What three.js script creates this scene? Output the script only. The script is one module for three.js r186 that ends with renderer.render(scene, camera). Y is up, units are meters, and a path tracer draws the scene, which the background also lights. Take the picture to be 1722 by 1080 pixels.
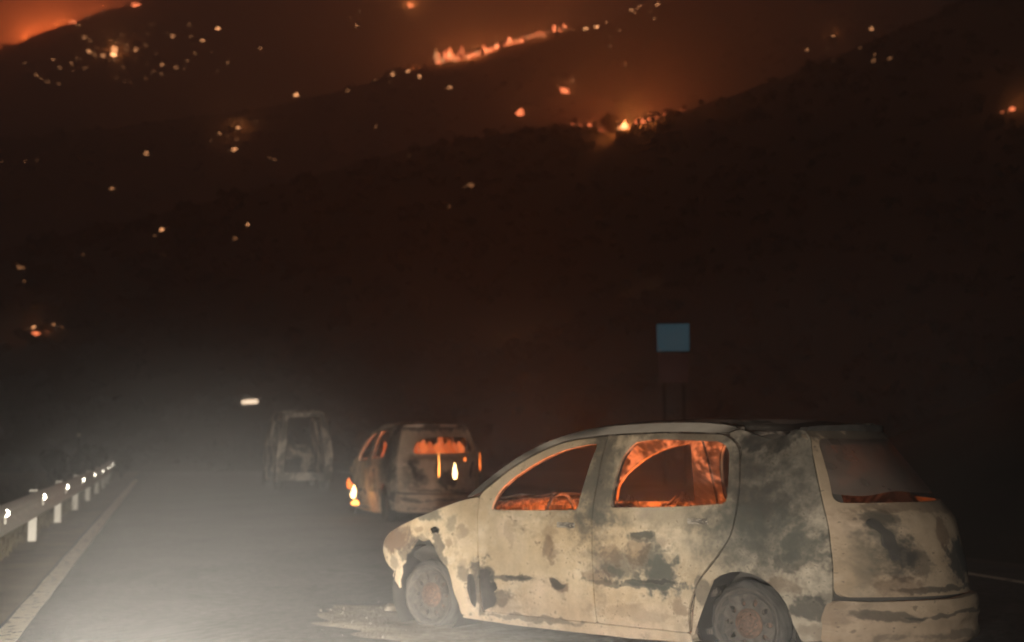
import * as THREE from 'three';
import { mergeGeometries, mergeVertices, toCreasedNormals } from 'three/addons/utils/BufferGeometryUtils.js';
import { TessellateModifier } from 'three/addons/modifiers/TessellateModifier.js';
import { ImprovedNoise } from 'three/addons/math/ImprovedNoise.js';
import { RoundedBoxGeometry } from 'three/addons/geometries/RoundedBoxGeometry.js';

// ------------------------------------------------------------------ camera, air, sky, lamps of the vehicle the photo is taken from
const scene = new THREE.Scene();
const FOC = 2072, CX = 861, CY = 540, EYE = 1.3, PITCH = Math.atan(205 / FOC);
const camera = new THREE.PerspectiveCamera(2 * Math.atan(540 / FOC) * 180 / Math.PI, 1722 / 1080, 0.1, 3000);
camera.position.set(0, EYE, 0);
camera.rotation.set(PITCH, 0, 0);
camera.focus = 5.2;
camera.userData.fStop = 2.3;
scene.add(camera);
const renderer = new THREE.WebGLRenderer({ antialias: true });
renderer.toneMapping = THREE.LinearToneMapping;
renderer.toneMappingExposure = 1;
renderer.shadowMap.enabled = true;

const SIGMA = 0.0125;
scene.fog = new THREE.FogExp2(new THREE.Color().setRGB(0.96, 0.98, 1.0), SIGMA);

// night sky full of smoke: dull brown, a little redder low down all round
{
  const w = 64, h = 32, d = new Float32Array(w * h * 4);
  for (let j = 0; j < h; j++) for (let i = 0; i < w; i++) {
    const up = (j + 0.5) / h * 2 - 1, k = Math.exp(-Math.max(0, up) * 3), o = (j * w + i) * 4;
    d[o] = 0.078 + 0.01 * k; d[o + 1] = 0.068 + 0.005 * k; d[o + 2] = 0.06 + 0.003 * k; d[o + 3] = 1;
  }
  const t = new THREE.DataTexture(d, w, h, THREE.RGBAFormat, THREE.FloatType);
  t.mapping = THREE.EquirectangularReflectionMapping; t.magFilter = THREE.LinearFilter; t.needsUpdate = true;
  scene.background = t; scene.environment = t;
}
const moon = new THREE.DirectionalLight(new THREE.Color().setRGB(1, 0.9, 0.78), 0.02);
moon.position.set(-60, 90, 40); moon.castShadow = true; moon.shadow.radius = 20;
scene.add(moon, moon.target);

const HEAD = 15.6 * Math.PI / 180, FWD = new THREE.Vector3(-Math.sin(HEAD), 0, -Math.cos(HEAD)), RIGHT = new THREE.Vector3(Math.cos(HEAD), 0, -Math.sin(HEAD));
const road = (along, across, y = 0) => FWD.clone().multiplyScalar(along).addScaledVector(RIGHT, across).setY(y);
const HEADLAMP = { beam: 640, spill: 86, beamAngle: 13.5, spillAngle: 52 };

// ------------------------------------------------------------------ helpers
function mulberry(a) { return () => { a |= 0; a = a + 0x6D2B79F5 | 0; let t = Math.imul(a ^ a >>> 15, 1 | a); t = t + Math.imul(t ^ t >>> 7, 61 | t) ^ t; return ((t ^ t >>> 14) >>> 0) / 4294967296; }; }
const rnd = mulberry(77), rr = (a, b) => a + (b - a) * rnd();
const perlin = new ImprovedNoise();
const noise = (x, y, z = 0) => perlin.noise(x + 31.7, y + 11.3, z + 5.1);
function fbm(x, y, z = 0, n = 4) { let s = 0, a = 0.5; for (let i = 0; i < n; i++) { s += a * noise(x, y, z + i * 7.3); x *= 2.03; y *= 2.03; a *= 0.5; } return s; }
const clamp = (x, a = 0, b = 1) => Math.min(b, Math.max(a, x));
const smooth = (a, b, x) => { const t = clamp((x - a) / (b - a)); return t * t * (3 - 2 * t); };
const lerp = (a, b, t) => a + (b - a) * t;
function table(x, xs, ys) { if (x <= xs[0]) return ys[0]; for (let i = 1; i < xs.length; i++) if (x <= xs[i]) return lerp(ys[i - 1], ys[i], (x - xs[i - 1]) / (xs[i] - xs[i - 1])); return ys[ys.length - 1]; }
const V = (x, y, z) => new THREE.Vector3(x, y, z);
// direction (unit depth) through a place of the picture, a point at a depth, a point on a level
function look(px, py) { const x = (px - CX) / FOC, v = -(py - CY) / FOC, c = Math.cos(PITCH), s = Math.sin(PITCH); return V(x, s + v * c, -(c - v * s)); }
function at(px, py, depth) { const r = look(px, py); return r.multiplyScalar(depth / -r.z).add(V(0, EYE, 0)); }
function onLevel(px, py, y = 0) { const r = look(px, py); return r.multiplyScalar((y - EYE) / r.y).add(V(0, EYE, 0)); }

const used = {};
function numbered(name) { const n = used[name] = (used[name] ?? -1) + 1; return n ? name + '_' + String(n).padStart(3, '0') : name; }
function tag(o, label, category, group, kind) { o.userData.label = label; if (category) o.userData.category = category; if (group) o.userData.group = group; if (kind) o.userData.kind = kind; return o; }
function mesh(name, geo, mat, parent) {
  const g = Array.isArray(geo) ? join(geo) : geo, m = new THREE.Mesh(g, mat);
  m.name = parent && parent !== scene ? name : numbered(name); m.castShadow = m.receiveShadow = true;
  (parent ?? scene).add(m); return m;
}
function thing(name, label, category, position, turn = 0, group) {
  const o = new THREE.Group(); o.name = numbered(name); o.position.copy(position); o.rotation.y = turn; scene.add(o);
  return tag(o, label, category, group);
}
function join(list) {
  return mergeGeometries(list.map((g) => { const n = g.index ? g.toNonIndexed() : g; for (const k of Object.keys(n.attributes)) if (!['position', 'normal', 'uv'].includes(k)) n.deleteAttribute(k); if (!n.attributes.uv) n.setAttribute('uv', new THREE.BufferAttribute(new Float32Array(n.attributes.position.count * 2), 2)); return n; }));
}
const place = (g, x = 0, y = 0, z = 0, rx = 0, ry = 0, rz = 0) => g.applyMatrix4(new THREE.Matrix4().compose(V(x, y, z), new THREE.Quaternion().setFromEuler(new THREE.Euler(rx, ry, rz)), V(1, 1, 1)));
const box = (w, h, d, x = 0, y = 0, z = 0, r = 0.006) => place(new RoundedBoxGeometry(w, h, d, 1, Math.min(r, w / 2.1, h / 2.1, d / 2.1)), x, y, z);
const tube = (pts, r, seg = 24, rad = 7) => new THREE.TubeGeometry(new THREE.CatmullRomCurve3(pts.map((p) => V(...p))), seg, r, rad, false);
function mirrored(g) {   // the same panel on the other side of the car
  const m = g.clone(), p = m.attributes.position, n = m.attributes.normal;
  for (let i = 0; i < p.count; i++) { p.setZ(i, -p.getZ(i)); n.setZ(i, -n.getZ(i)); }
  for (const k of ['position', 'normal', 'uv']) { const a = m.attributes[k], s = a.itemSize; for (let i = 0; i < a.count; i += 3) for (let c = 0; c < s; c++) { const t = a.array[(i + 1) * s + c]; a.array[(i + 1) * s + c] = a.array[(i + 2) * s + c]; a.array[(i + 2) * s + c] = t; } }
  return m;
}
// outline with rounded corners: [x, y, radius]
function outline(pts, r = 0.02) {
  const n = pts.length, s = [];
  for (let i = 0; i < n; i++) {
    const p = pts[i], a = pts[(i + n - 1) % n], b = pts[(i + 1) % n], rad = p[2] ?? r;
    const la = Math.hypot(a[0] - p[0], a[1] - p[1]), lb = Math.hypot(b[0] - p[0], b[1] - p[1]), ka = Math.min(rad / la, 0.45), kb = Math.min(rad / lb, 0.45);
    const A = [lerp(p[0], a[0], ka), lerp(p[1], a[1], ka)], B = [lerp(p[0], b[0], kb), lerp(p[1], b[1], kb)];
    for (let k = 0; k <= 4; k++) { const t = k / 4; s.push(new THREE.Vector2((1 - t) * (1 - t) * A[0] + 2 * t * (1 - t) * p[0] + t * t * B[0], (1 - t) * (1 - t) * A[1] + 2 * t * (1 - t) * p[1] + t * t * B[1])); }
  }
  return s;
}
// a sheet panel: flat outline with holes, cut into small faces, then bent by bend(x, y, depth) -> Vector3
function panel(pts, holes, thick, bend, uvOf, r, edge = 0.05) {
  const sh = new THREE.Shape(outline(pts, r)); for (const h of holes) sh.holes.push(new THREE.Path(outline(h, h.r ?? 0.03)));
  let g = new THREE.ExtrudeGeometry(sh, { depth: thick, bevelEnabled: false, steps: 1, curveSegments: 4 });
  g.deleteAttribute('normal'); g.deleteAttribute('uv'); g.clearGroups();
  g = new TessellateModifier(edge, 9).modify(g.index ? g.toNonIndexed() : g);
  const p = g.attributes.position, uv = new Float32Array(p.count * 2);
  for (let i = 0; i < p.count; i++) {
    const x = p.getX(i), y = p.getY(i), q = bend(x, y, p.getZ(i) - thick), t = uvOf(x, y);
    p.setXYZ(i, q.x, q.y, q.z); uv[i * 2] = t[0]; uv[i * 2 + 1] = t[1];
  }
  g.setAttribute('uv', new THREE.BufferAttribute(uv, 2));
  g.deleteAttribute('normal');
  g = mergeVertices(g, 1e-4); g.computeVertexNormals();
  return toCreasedNormals(g, 0.7);
}
// a slab with two skins: f(u, v) -> Vector3 of the upper skin, with u and v from 0 to 1
function slab(f, nu, nv, thick, uvOf = (p) => [p.x, p.z], down = V(0, -1, 0)) {
  const pos = [], uv = [], idx = [], row = nv + 1, half = (nu + 1) * row;
  for (let s = 0; s < 2; s++) for (let i = 0; i <= nu; i++) for (let j = 0; j <= nv; j++) { const p = f(i / nu, j / nv), t = uvOf(p); if (s) p.addScaledVector(down, thick); pos.push(p.x, p.y, p.z); uv.push(...t); }
  for (let i = 0; i < nu; i++) for (let j = 0; j < nv; j++) { const a = i * row + j, b = a + row; idx.push(a, a + 1, b, b, a + 1, b + 1, half + a, half + b, half + a + 1, half + b, half + b + 1, half + a + 1); }
  const rim = (a, b) => idx.push(a, b, half + a, b, half + b, half + a);
  for (let j = 0; j < nv; j++) { rim(j + 1, j); rim(nu * row + j, nu * row + j + 1); }
  for (let i = 0; i < nu; i++) { rim(i * row, (i + 1) * row); rim((i + 1) * row + nv, i * row + nv); }
  const g = new THREE.BufferGeometry(); g.setAttribute('position', new THREE.Float32BufferAttribute(pos, 3)); g.setAttribute('uv', new THREE.Float32BufferAttribute(uv, 2)); g.setIndex(idx); g.computeVertexNormals();
  return toCreasedNormals(g, 0.7);
}
// textures: f(u, v) -> [r, g, b] in linear values; tiles are repeated per metre by the material's own copy
function texture(w, h, f, srgb = true, repeat) {
  const d = new Uint8Array(w * h * 4), enc = (c) => Math.round(255 * clamp(srgb ? (c <= 0.0031308 ? c * 12.92 : 1.055 * Math.pow(c, 1 / 2.4) - 0.055) : c));
  for (let j = 0; j < h; j++) for (let i = 0; i < w; i++) { const c = f((i + 0.5) / w, (j + 0.5) / h), o = (j * w + i) * 4; d[o] = enc(c[0]); d[o + 1] = enc(c[1]); d[o + 2] = enc(c[2]); d[o + 3] = 255; }
  const t = new THREE.DataTexture(d, w, h, THREE.RGBAFormat); t.magFilter = THREE.LinearFilter; t.wrapS = t.wrapT = THREE.RepeatWrapping; if (srgb) t.colorSpace = THREE.SRGBColorSpace; if (repeat) t.repeat.set(...repeat); t.needsUpdate = true; return t;
}
// noise that repeats every 1 in u and v
function tiled(u, v, n, seed, oct = 4) { let s = 0, a = 0.5; for (let o = 0; o < oct; o++) { const A = 2 * Math.PI; const k = n * Math.pow(2, o) / A; s += a * noise(Math.cos(u * A) * k + seed, Math.sin(u * A) * k + Math.cos(v * A) * k * 1.0 + seed * 2, Math.sin(v * A) * k + o * 9.1); a *= 0.5; } return s; }
const std = (o) => new THREE.MeshStandardMaterial(o), rgb = (r, g, b) => new THREE.Color().setRGB(r, g, b);
const glow = (r, g, b, k) => std({ color: rgb(0.02, 0.02, 0.02), emissive: rgb(r, g, b), emissiveIntensity: k, roughness: 1 });

// ------------------------------------------------------------------ materials
const asphaltTex = texture(1024, 1024, (u, v) => { const a = tiled(u, v, 3, 1.3), b = tiled(u, v, 60, 4.1, 3), c = smooth(0.012, 0, Math.abs(tiled(u, v, 2.2, 17.3, 5) - 0.05)) * 0.5 + smooth(0.008, 0, Math.abs(tiled(u, v, 5, 27.3, 4) + 0.1)) * 0.25, k = (0.072 + 0.06 * a + 0.1 * b) * (1 - c); return [k * 1.06, k, k * 0.93]; }, true, [0.25, 0.25]);
const grainTex = texture(512, 512, (u, v) => { const k = 0.5 + 0.5 * tiled(u, v, 60, 2.7, 3) + 0.3 * tiled(u, v, 10, 8.7, 2); return [k, k, k]; }, false, [0.8, 0.8]);
const earthTex = texture(512, 512, (u, v) => { const a = tiled(u, v, 4, 3.3, 5), b = tiled(u, v, 24, 6.1, 3), k = 0.1 + 0.07 * a + 0.06 * b; return [k * 1.15, k * 0.95, k * 0.72]; }, true, [0.2, 0.2]);
const hillTex = texture(512, 512, (u, v) => { const a = tiled(u, v, 4, 9.3, 5), b = tiled(u, v, 20, 2.1, 3), k = 0.035 + 0.04 * a + 0.03 * b; return [k * 1.1 + 0.006, k * 0.9 + 0.005, k * 0.6 + 0.004]; }, true, [0.05, 0.05]);
const ashTex = texture(512, 512, (u, v) => { const a = tiled(u, v, 5, 7.3, 5), b = tiled(u, v, 30, 5.5, 3), k = 0.2 + 0.18 * a + 0.16 * b; return [k * 1.12, k * 0.95, k * 0.76]; }, true, [0.6, 0.6]);
const M = {
  asphalt: std({ map: asphaltTex, roughness: 0.92, bumpMap: grainTex, bumpScale: 0.004 }),
  earth: std({ map: earthTex, roughness: 1, bumpMap: grainTex, bumpScale: 0.012 }),
  hill: std({ map: hillTex, roughness: 1 }),
  ash: std({ map: ashTex, roughness: 1, bumpMap: grainTex, bumpScale: 0.01 }),
  paint: std({ map: texture(512, 512, (u, v) => { const w = smooth(-0.34, -0.1, tiled(u, v, 24, 3.9, 4)), k = 0.8 + 0.12 * tiled(u, v, 5, 1.1, 3); return [lerp(0.12, k, w), lerp(0.11, k * 0.92, w), lerp(0.1, k * 0.76, w)]; }, true, [0.6, 0.6]), roughness: 0.8 }),
  zinc: std({ map: texture(256, 256, (u, v) => { const k = 0.8 + 0.16 * tiled(u, v, 6, 3.3, 4) + 0.05 * tiled(u, v, 40, 1.3, 2); return [k * 1.02, k * 0.97, k * 0.88]; }, true, [0.8, 0.8]), roughness: 0.8, metalness: 0 }),
  mirror: std({ color: rgb(0.95, 0.93, 0.88), roughness: 0.3, metalness: 1 }),
  soot: std({ map: texture(256, 256, (u, v) => { const k = 0.045 + 0.05 * tiled(u, v, 6, 4.4, 4); return [k * 1.15, k, k * 0.88]; }), roughness: 0.95 }),
  rust: std({ map: texture(256, 256, (u, v) => { const k = tiled(u, v, 6, 6.4, 4), s = smooth(-0.2, 0.3, k); return [lerp(0.07, 0.17, s), lerp(0.05, 0.095, s), lerp(0.038, 0.065, s)]; }, true, [2, 2]), roughness: 0.95 }),
  rim: std({ map: texture(256, 256, (u, v) => { const k = 0.065 + 0.09 * tiled(u, v, 8, 1.4, 4); return [k * 1.12, k * 0.96, k * 0.82]; }, true, [3, 3]), roughness: 0.85 }),
  char: std({ map: texture(256, 256, (u, v) => { const k = 0.05 + 0.07 * tiled(u, v, 10, 2.4, 4); return [k * 1.1, k, k * 0.9]; }, true, [2, 2]), roughness: 1 }),
  sootyGlass: std({ map: texture(256, 256, (u, v) => { const k = 0.075 + 0.14 * tiled(u, v, 2.4, 14.4, 4) + 0.05 * tiled(u, v, 20, 3.3, 2); return [k * 1.15, k * 0.88, k * 0.74]; }), roughness: 0.45, transparent: true, opacity: 0.7 }),
  foliage: std({ color: rgb(0.035, 0.035, 0.022), roughness: 1, side: THREE.DoubleSide }),
  bark: std({ color: rgb(0.05, 0.04, 0.03), roughness: 1 }),
  dark: std({ color: rgb(0.03, 0.03, 0.032), roughness: 0.8 }),
};

// ------------------------------------------------------------------ terrain: flat valley floor, three hills one behind the other
const toAz = (px, py) => { const r = look(px, py); return [Math.atan2(r.x, -r.z), r.y / Math.hypot(r.x, r.z)]; };
function hillProfile(pts) { const q = pts.map((p) => toAz(...p)); return (az) => table(az, q.map((p) => p[0]), q.map((p) => p[1])); }
const HILLS = [
  { name: 'near spur', foot: 58, crest: 95, back: 125, slope: hillProfile([[-2600, 500], [-500, 480], [0, 420], [330, 345], [560, 285], [700, 250], [850, 224], [930, 208], [985, 212], [1030, 223], [1065, 213], [1110, 197], [1170, 180], [1260, 152], [1400, 96], [1560, 30], [1722, -60], [2300, -200], [3500, -260]]), rough: 0.9 },
  { name: 'middle ridge', foot: 105, crest: 150, back: 178, slope: hillProfile([[-2600, 330], [-600, 300], [-100, 240], [180, 215], [420, 185], [560, 156], [640, 131], [700, 112], [745, 107], [785, 100], [850, 79], [950, 50], [1050, 24], [1110, 0], [1300, -60], [1722, -150], [2600, -200]]), rough: 1.1 },
  { name: 'far mountain', foot: 155, crest: 205, back: 260, slope: hillProfile([[-2600, 140], [-600, 130], [-200, 112], [0, 80], [62, 60], [100, 42], [130, 34], [180, 16], [230, 4], [300, -22], [420, -58], [560, -70], [800, -100], [1200, -160], [1722, -220], [2600, -260]]), rough: 1.0 },
];
const crestOf = (h, az) => (h.slope(az) + 0.0022 * noise(az * 60, h.crest) + 0.0012 * noise(az * 190, h.crest)) * h.crest + EYE;
function hillHeight(h, x, z) {
  const r = Math.hypot(x, z), az = Math.atan2(x, -z); if (r < h.foot || r > h.back || z > 0) return 0;
  const top = crestOf(h, az), t = (r - h.foot) / (h.crest - h.foot);
  if (t > 1) return top * (1 - smooth(0, 1, (r - h.crest) / (h.back - h.crest))) - 1e-3;
  const s = 0.25 * t + 0.75 * smooth(0, 1.25, t) / smooth(0, 1.25, 1), bumpy = h.rough * t * (1 - t) * 4 * (fbm(x * 0.06, z * 0.06, h.crest) * 2.2 + 0.5 * noise(x * 0.3, z * 0.3));
  return top * s + bumpy;
}
const ground = (x, z) => Math.max(0, ...HILLS.map((h) => hillHeight(h, x, z)));
function hit(px, py) {   // where the line of sight meets a hill
  const r = look(px, py), p = V(0, EYE, 0);
  for (let t = 40; t < 262; t += 0.25) { p.set(r.x * t, EYE + r.y * t, r.z * t); if (p.y < ground(p.x, p.z)) return p; }
  return null;
}
{
  const g = new THREE.PlaneGeometry(1400, 1400, 60, 60); place(g, 0, -0.02, -300, -Math.PI / 2);
  const p = g.attributes.position, uv = g.attributes.uv; for (let i = 0; i < p.count; i++) uv.setXY(i, p.getX(i), p.getZ(i));
  tag(mesh('ground', g, M.earth), 'dark bare ground beyond the road and guardrail', null, null, 'structure');
  const labels = ['dark near hillside with a dip in its ridge where one fire glows', 'dark middle hillside whose slanting ridge carries the long line of fire', 'dark far mountainside under the orange glow at upper left'];
  HILLS.forEach((h, k) => {
    const na = 420, nr = 46, pos = [], uvs = [], idx = [];
    for (let i = 0; i <= na; i++) for (let j = 0; j <= nr; j++) {
      const az = -0.9 + 1.75 * i / na, r = h.foot + (h.back - h.foot) * j / nr, cr = Math.round((h.crest - h.foot) / (h.back - h.foot) * nr);
      const rad = j < cr ? lerp(h.foot + 1e-3, h.crest, j / cr) : lerp(h.crest, h.back - 1e-3, (j - cr) / (nr - cr)), x = Math.sin(az) * rad, z = -Math.cos(az) * rad;
      pos.push(x, Math.max(hillHeight(h, x, z), -0.5) - (j === 0 || j === nr ? 0.5 : 0), z); uvs.push(x, z);
    }
    for (let i = 0; i < na; i++) for (let j = 0; j < nr; j++) { const a = i * (nr + 1) + j, b = a + nr + 1; idx.push(a, b, a + 1, b, b + 1, a + 1); }
    const g2 = new THREE.BufferGeometry(); g2.setAttribute('position', new THREE.Float32BufferAttribute(pos, 3)); g2.setAttribute('uv', new THREE.Float32BufferAttribute(uvs, 2)); g2.setIndex(idx); g2.computeVertexNormals();
    tag(mesh('hillside', g2, M.hill), labels[k], null, null, 'structure');
  });
}
// strip of ground that follows the road: across a..b, along from..to
function strip(name, a, b, from, to, y, mat, label, n = 40, wob = 0) {
  const pos = [], uv = [], idx = [];
  for (let i = 0; i <= n; i++) { const s = lerp(from, to, i / n); for (let j = 0; j < 2; j++) { const c = (j ? b : a) + wob * noise(s * 0.9, j * 9, 2), p = road(s, c, y); pos.push(p.x, p.y, p.z); uv.push(c, s); } }
  for (let i = 0; i < n; i++) { const k = i * 2; idx.push(k, k + 1, k + 2, k + 2, k + 1, k + 3); }
  const g = new THREE.BufferGeometry(); g.setAttribute('position', new THREE.Float32BufferAttribute(pos, 3)); g.setAttribute('uv', new THREE.Float32BufferAttribute(uv, 2)); g.setIndex(idx); g.computeVertexNormals();
  return tag(mesh(name, g, mat), label, null, null, 'structure');
}
strip('road', -1.18, 8.6, -12, 95, -0.008, M.asphalt, 'grey asphalt road lit by headlights and running away to the left');
strip('road_shoulder', -2.6, -1.12, -12, 95, -0.004, std({ map: earthTex, color: rgb(1.7, 1.55, 1.3), roughness: 1, bumpMap: grainTex, bumpScale: 0.01 }), 'dusty beige shoulder between white edge line and guardrail', 60, 0.03);
strip('road_marking', -1.09, -0.92, -12, 46, 0.0, M.paint, 'worn cream edge line along the left side of the road', 160, 0.012);
strip('road_marking', 7.7, 7.84, -12, 60, 0.0, M.paint, 'faint edge line on the dark right side of the road', 80, 0.012);
{   // embankment on the dark right-hand side
  const n = 60, m = 14, pos = [], uv = [], idx = [];
  for (let i = 0; i <= n; i++) for (let j = 0; j <= m; j++) {
    const s = lerp(-6, 34, i / n), c = 8.9 + 11 * j / m, hgt = j === 0 ? -0.05 : 4.2 * smooth(0, 1, j / m) * smooth(2, 14, s) * smooth(33, 16, s) + 0.5 * fbm(s * 0.4, c * 0.4, 3), p = road(s, c, hgt);
    pos.push(p.x, p.y, p.z); uv.push(p.x, p.z + p.y);
  }
  for (let i = 0; i < n; i++) for (let j = 0; j < m; j++) { const a = i * (m + 1) + j, b = a + m + 1; idx.push(a, a + 1, b, b, a + 1, b + 1); }
  const g = new THREE.BufferGeometry(); g.setAttribute('position', new THREE.Float32BufferAttribute(pos, 3)); g.setAttribute('uv', new THREE.Float32BufferAttribute(uv, 2)); g.setIndex(idx); g.computeVertexNormals();
  tag(mesh('embankment', g, M.hill), 'black earth bank rising at the right behind the burnt hatchback', null, null, 'structure');
}

// ------------------------------------------------------------------ headlights of the vehicle the picture is taken from
for (const s of [-1, 1]) {
  const p = road(1.9, 0.36 + s * 0.62, 0.66), o = thing('headlight', s < 0 ? 'left headlight of the approaching vehicle, lighting the road' : 'right headlight of the approaching vehicle, lighting the wreck', 'headlight', p, HEAD + Math.PI, 'headlights of the approaching vehicle');
  mesh('housing', new THREE.LatheGeometry([[0, -0.16], [0.07, -0.15], [0.1, -0.09], [0.105, 0], [0.098, 0.004], [0.09, -0.05], [0, -0.07]].map((q) => new THREE.Vector2(...q)), 24).rotateX(Math.PI / 2), M.dark, o);
  mesh('lens', new THREE.CylinderGeometry(0.06, 0.06, 0.01, 24).rotateX(Math.PI / 2).translate(0, 0, -0.03), glow(1, 0.93, 0.8, 6), o);
  mesh('shade', box(0.36, 0.01, 0.4, 0, 0.09, 0.22), M.dark, o);   // keeps the low beam down
  for (const [k, ang, pen, drop] of [[HEADLAMP.beam * (s < 0 ? 1.25 : 0.7), HEADLAMP.beamAngle, 1, 0.085], [HEADLAMP.spill * (s < 0 ? 0.65 : 1.3), HEADLAMP.spillAngle, 1, 0.03]]) {
    const l = new THREE.SpotLight(rgb(1, 0.905, 0.76), k, 0, ang * Math.PI / 180, pen, 2);
    l.position.copy(p).addScaledVector(FWD, 0.06); l.position.y += 0.045; l.target.position.copy(l.position).add(FWD).addScaledVector(RIGHT, s < 0 ? 0.06 : -0.03).add(V(0, -drop, 0)); l.castShadow = true; l.shadow.radius = 2.4; scene.add(l, l.target);
  }
}

// ------------------------------------------------------------------ burnt cars
const tailUV = (z, y) => [(z + 0.8) / 1.6, y / 1.55];
const UV = (x, y) => [x / 4.4, y / 1.55];
const halfWidth = (x, y) => {
  const w = table(y, [0, 0.12, 0.3, 0.55, 0.8, 0.92, 1.02, 1.2, 1.35, 1.45], [0.74, 0.765, 0.8, 0.822, 0.815, 0.79, 0.755, 0.69, 0.615, 0.55]);
  const f = table(x, [0.24, 0.32, 0.42, 0.55, 0.75, 1.1], [0.2, 0.125, 0.08, 0.045, 0.015, 0]), b = table(x, [3.2, 3.5, 3.65, 3.75, 3.85], [0, 0.012, 0.035, 0.065, 0.11]);
  return w - f - b;
};
const warp = (x) => x;
function sideBend(x, y, e) {
  const rumple = 0.006 * noise(x * 3.1, y * 3.3, 1) + 0.0025 * noise(x * 11, y * 11, 4), dent = -0.07 * Math.exp(-(((x - 3.38) / 0.14) ** 2 + ((y - 1.33) / 0.1) ** 2));
  return V(warp(x) + 0.012 * noise(y * 6, x * 2, 9) * smooth(0.9, 0.3, x), y, halfWidth(x, y) + rumple + dent + e);
}
const roofLine = (x) => table(x, [1.8, 1.95, 2.1, 2.3, 2.6, 2.9, 3.2, 3.5, 3.75], [1.32, 1.37, 1.4, 1.42, 1.435, 1.435, 1.425, 1.41, 1.39]);
const tailX = (z, y) => table(y, [0.1, 0.3, 0.6, 0.85, 0.95, 1.3, 1.4], [4.3, 4.36, 4.33, 4.27, 4.19, 3.89, 3.8]) - table(y, [0.3, 0.7, 0.95, 1.3], [1.05, 1.0, 0.9, 0.65]) * z * z;
const arc = (cx, cy, r, a0, a1, n) => Array.from({ length: n + 1 }, (_, i) => { const a = lerp(a0, a1, i / n) * Math.PI / 180; return [cx + r * Math.cos(a), cy + r * Math.sin(a), 0.01]; });

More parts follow.
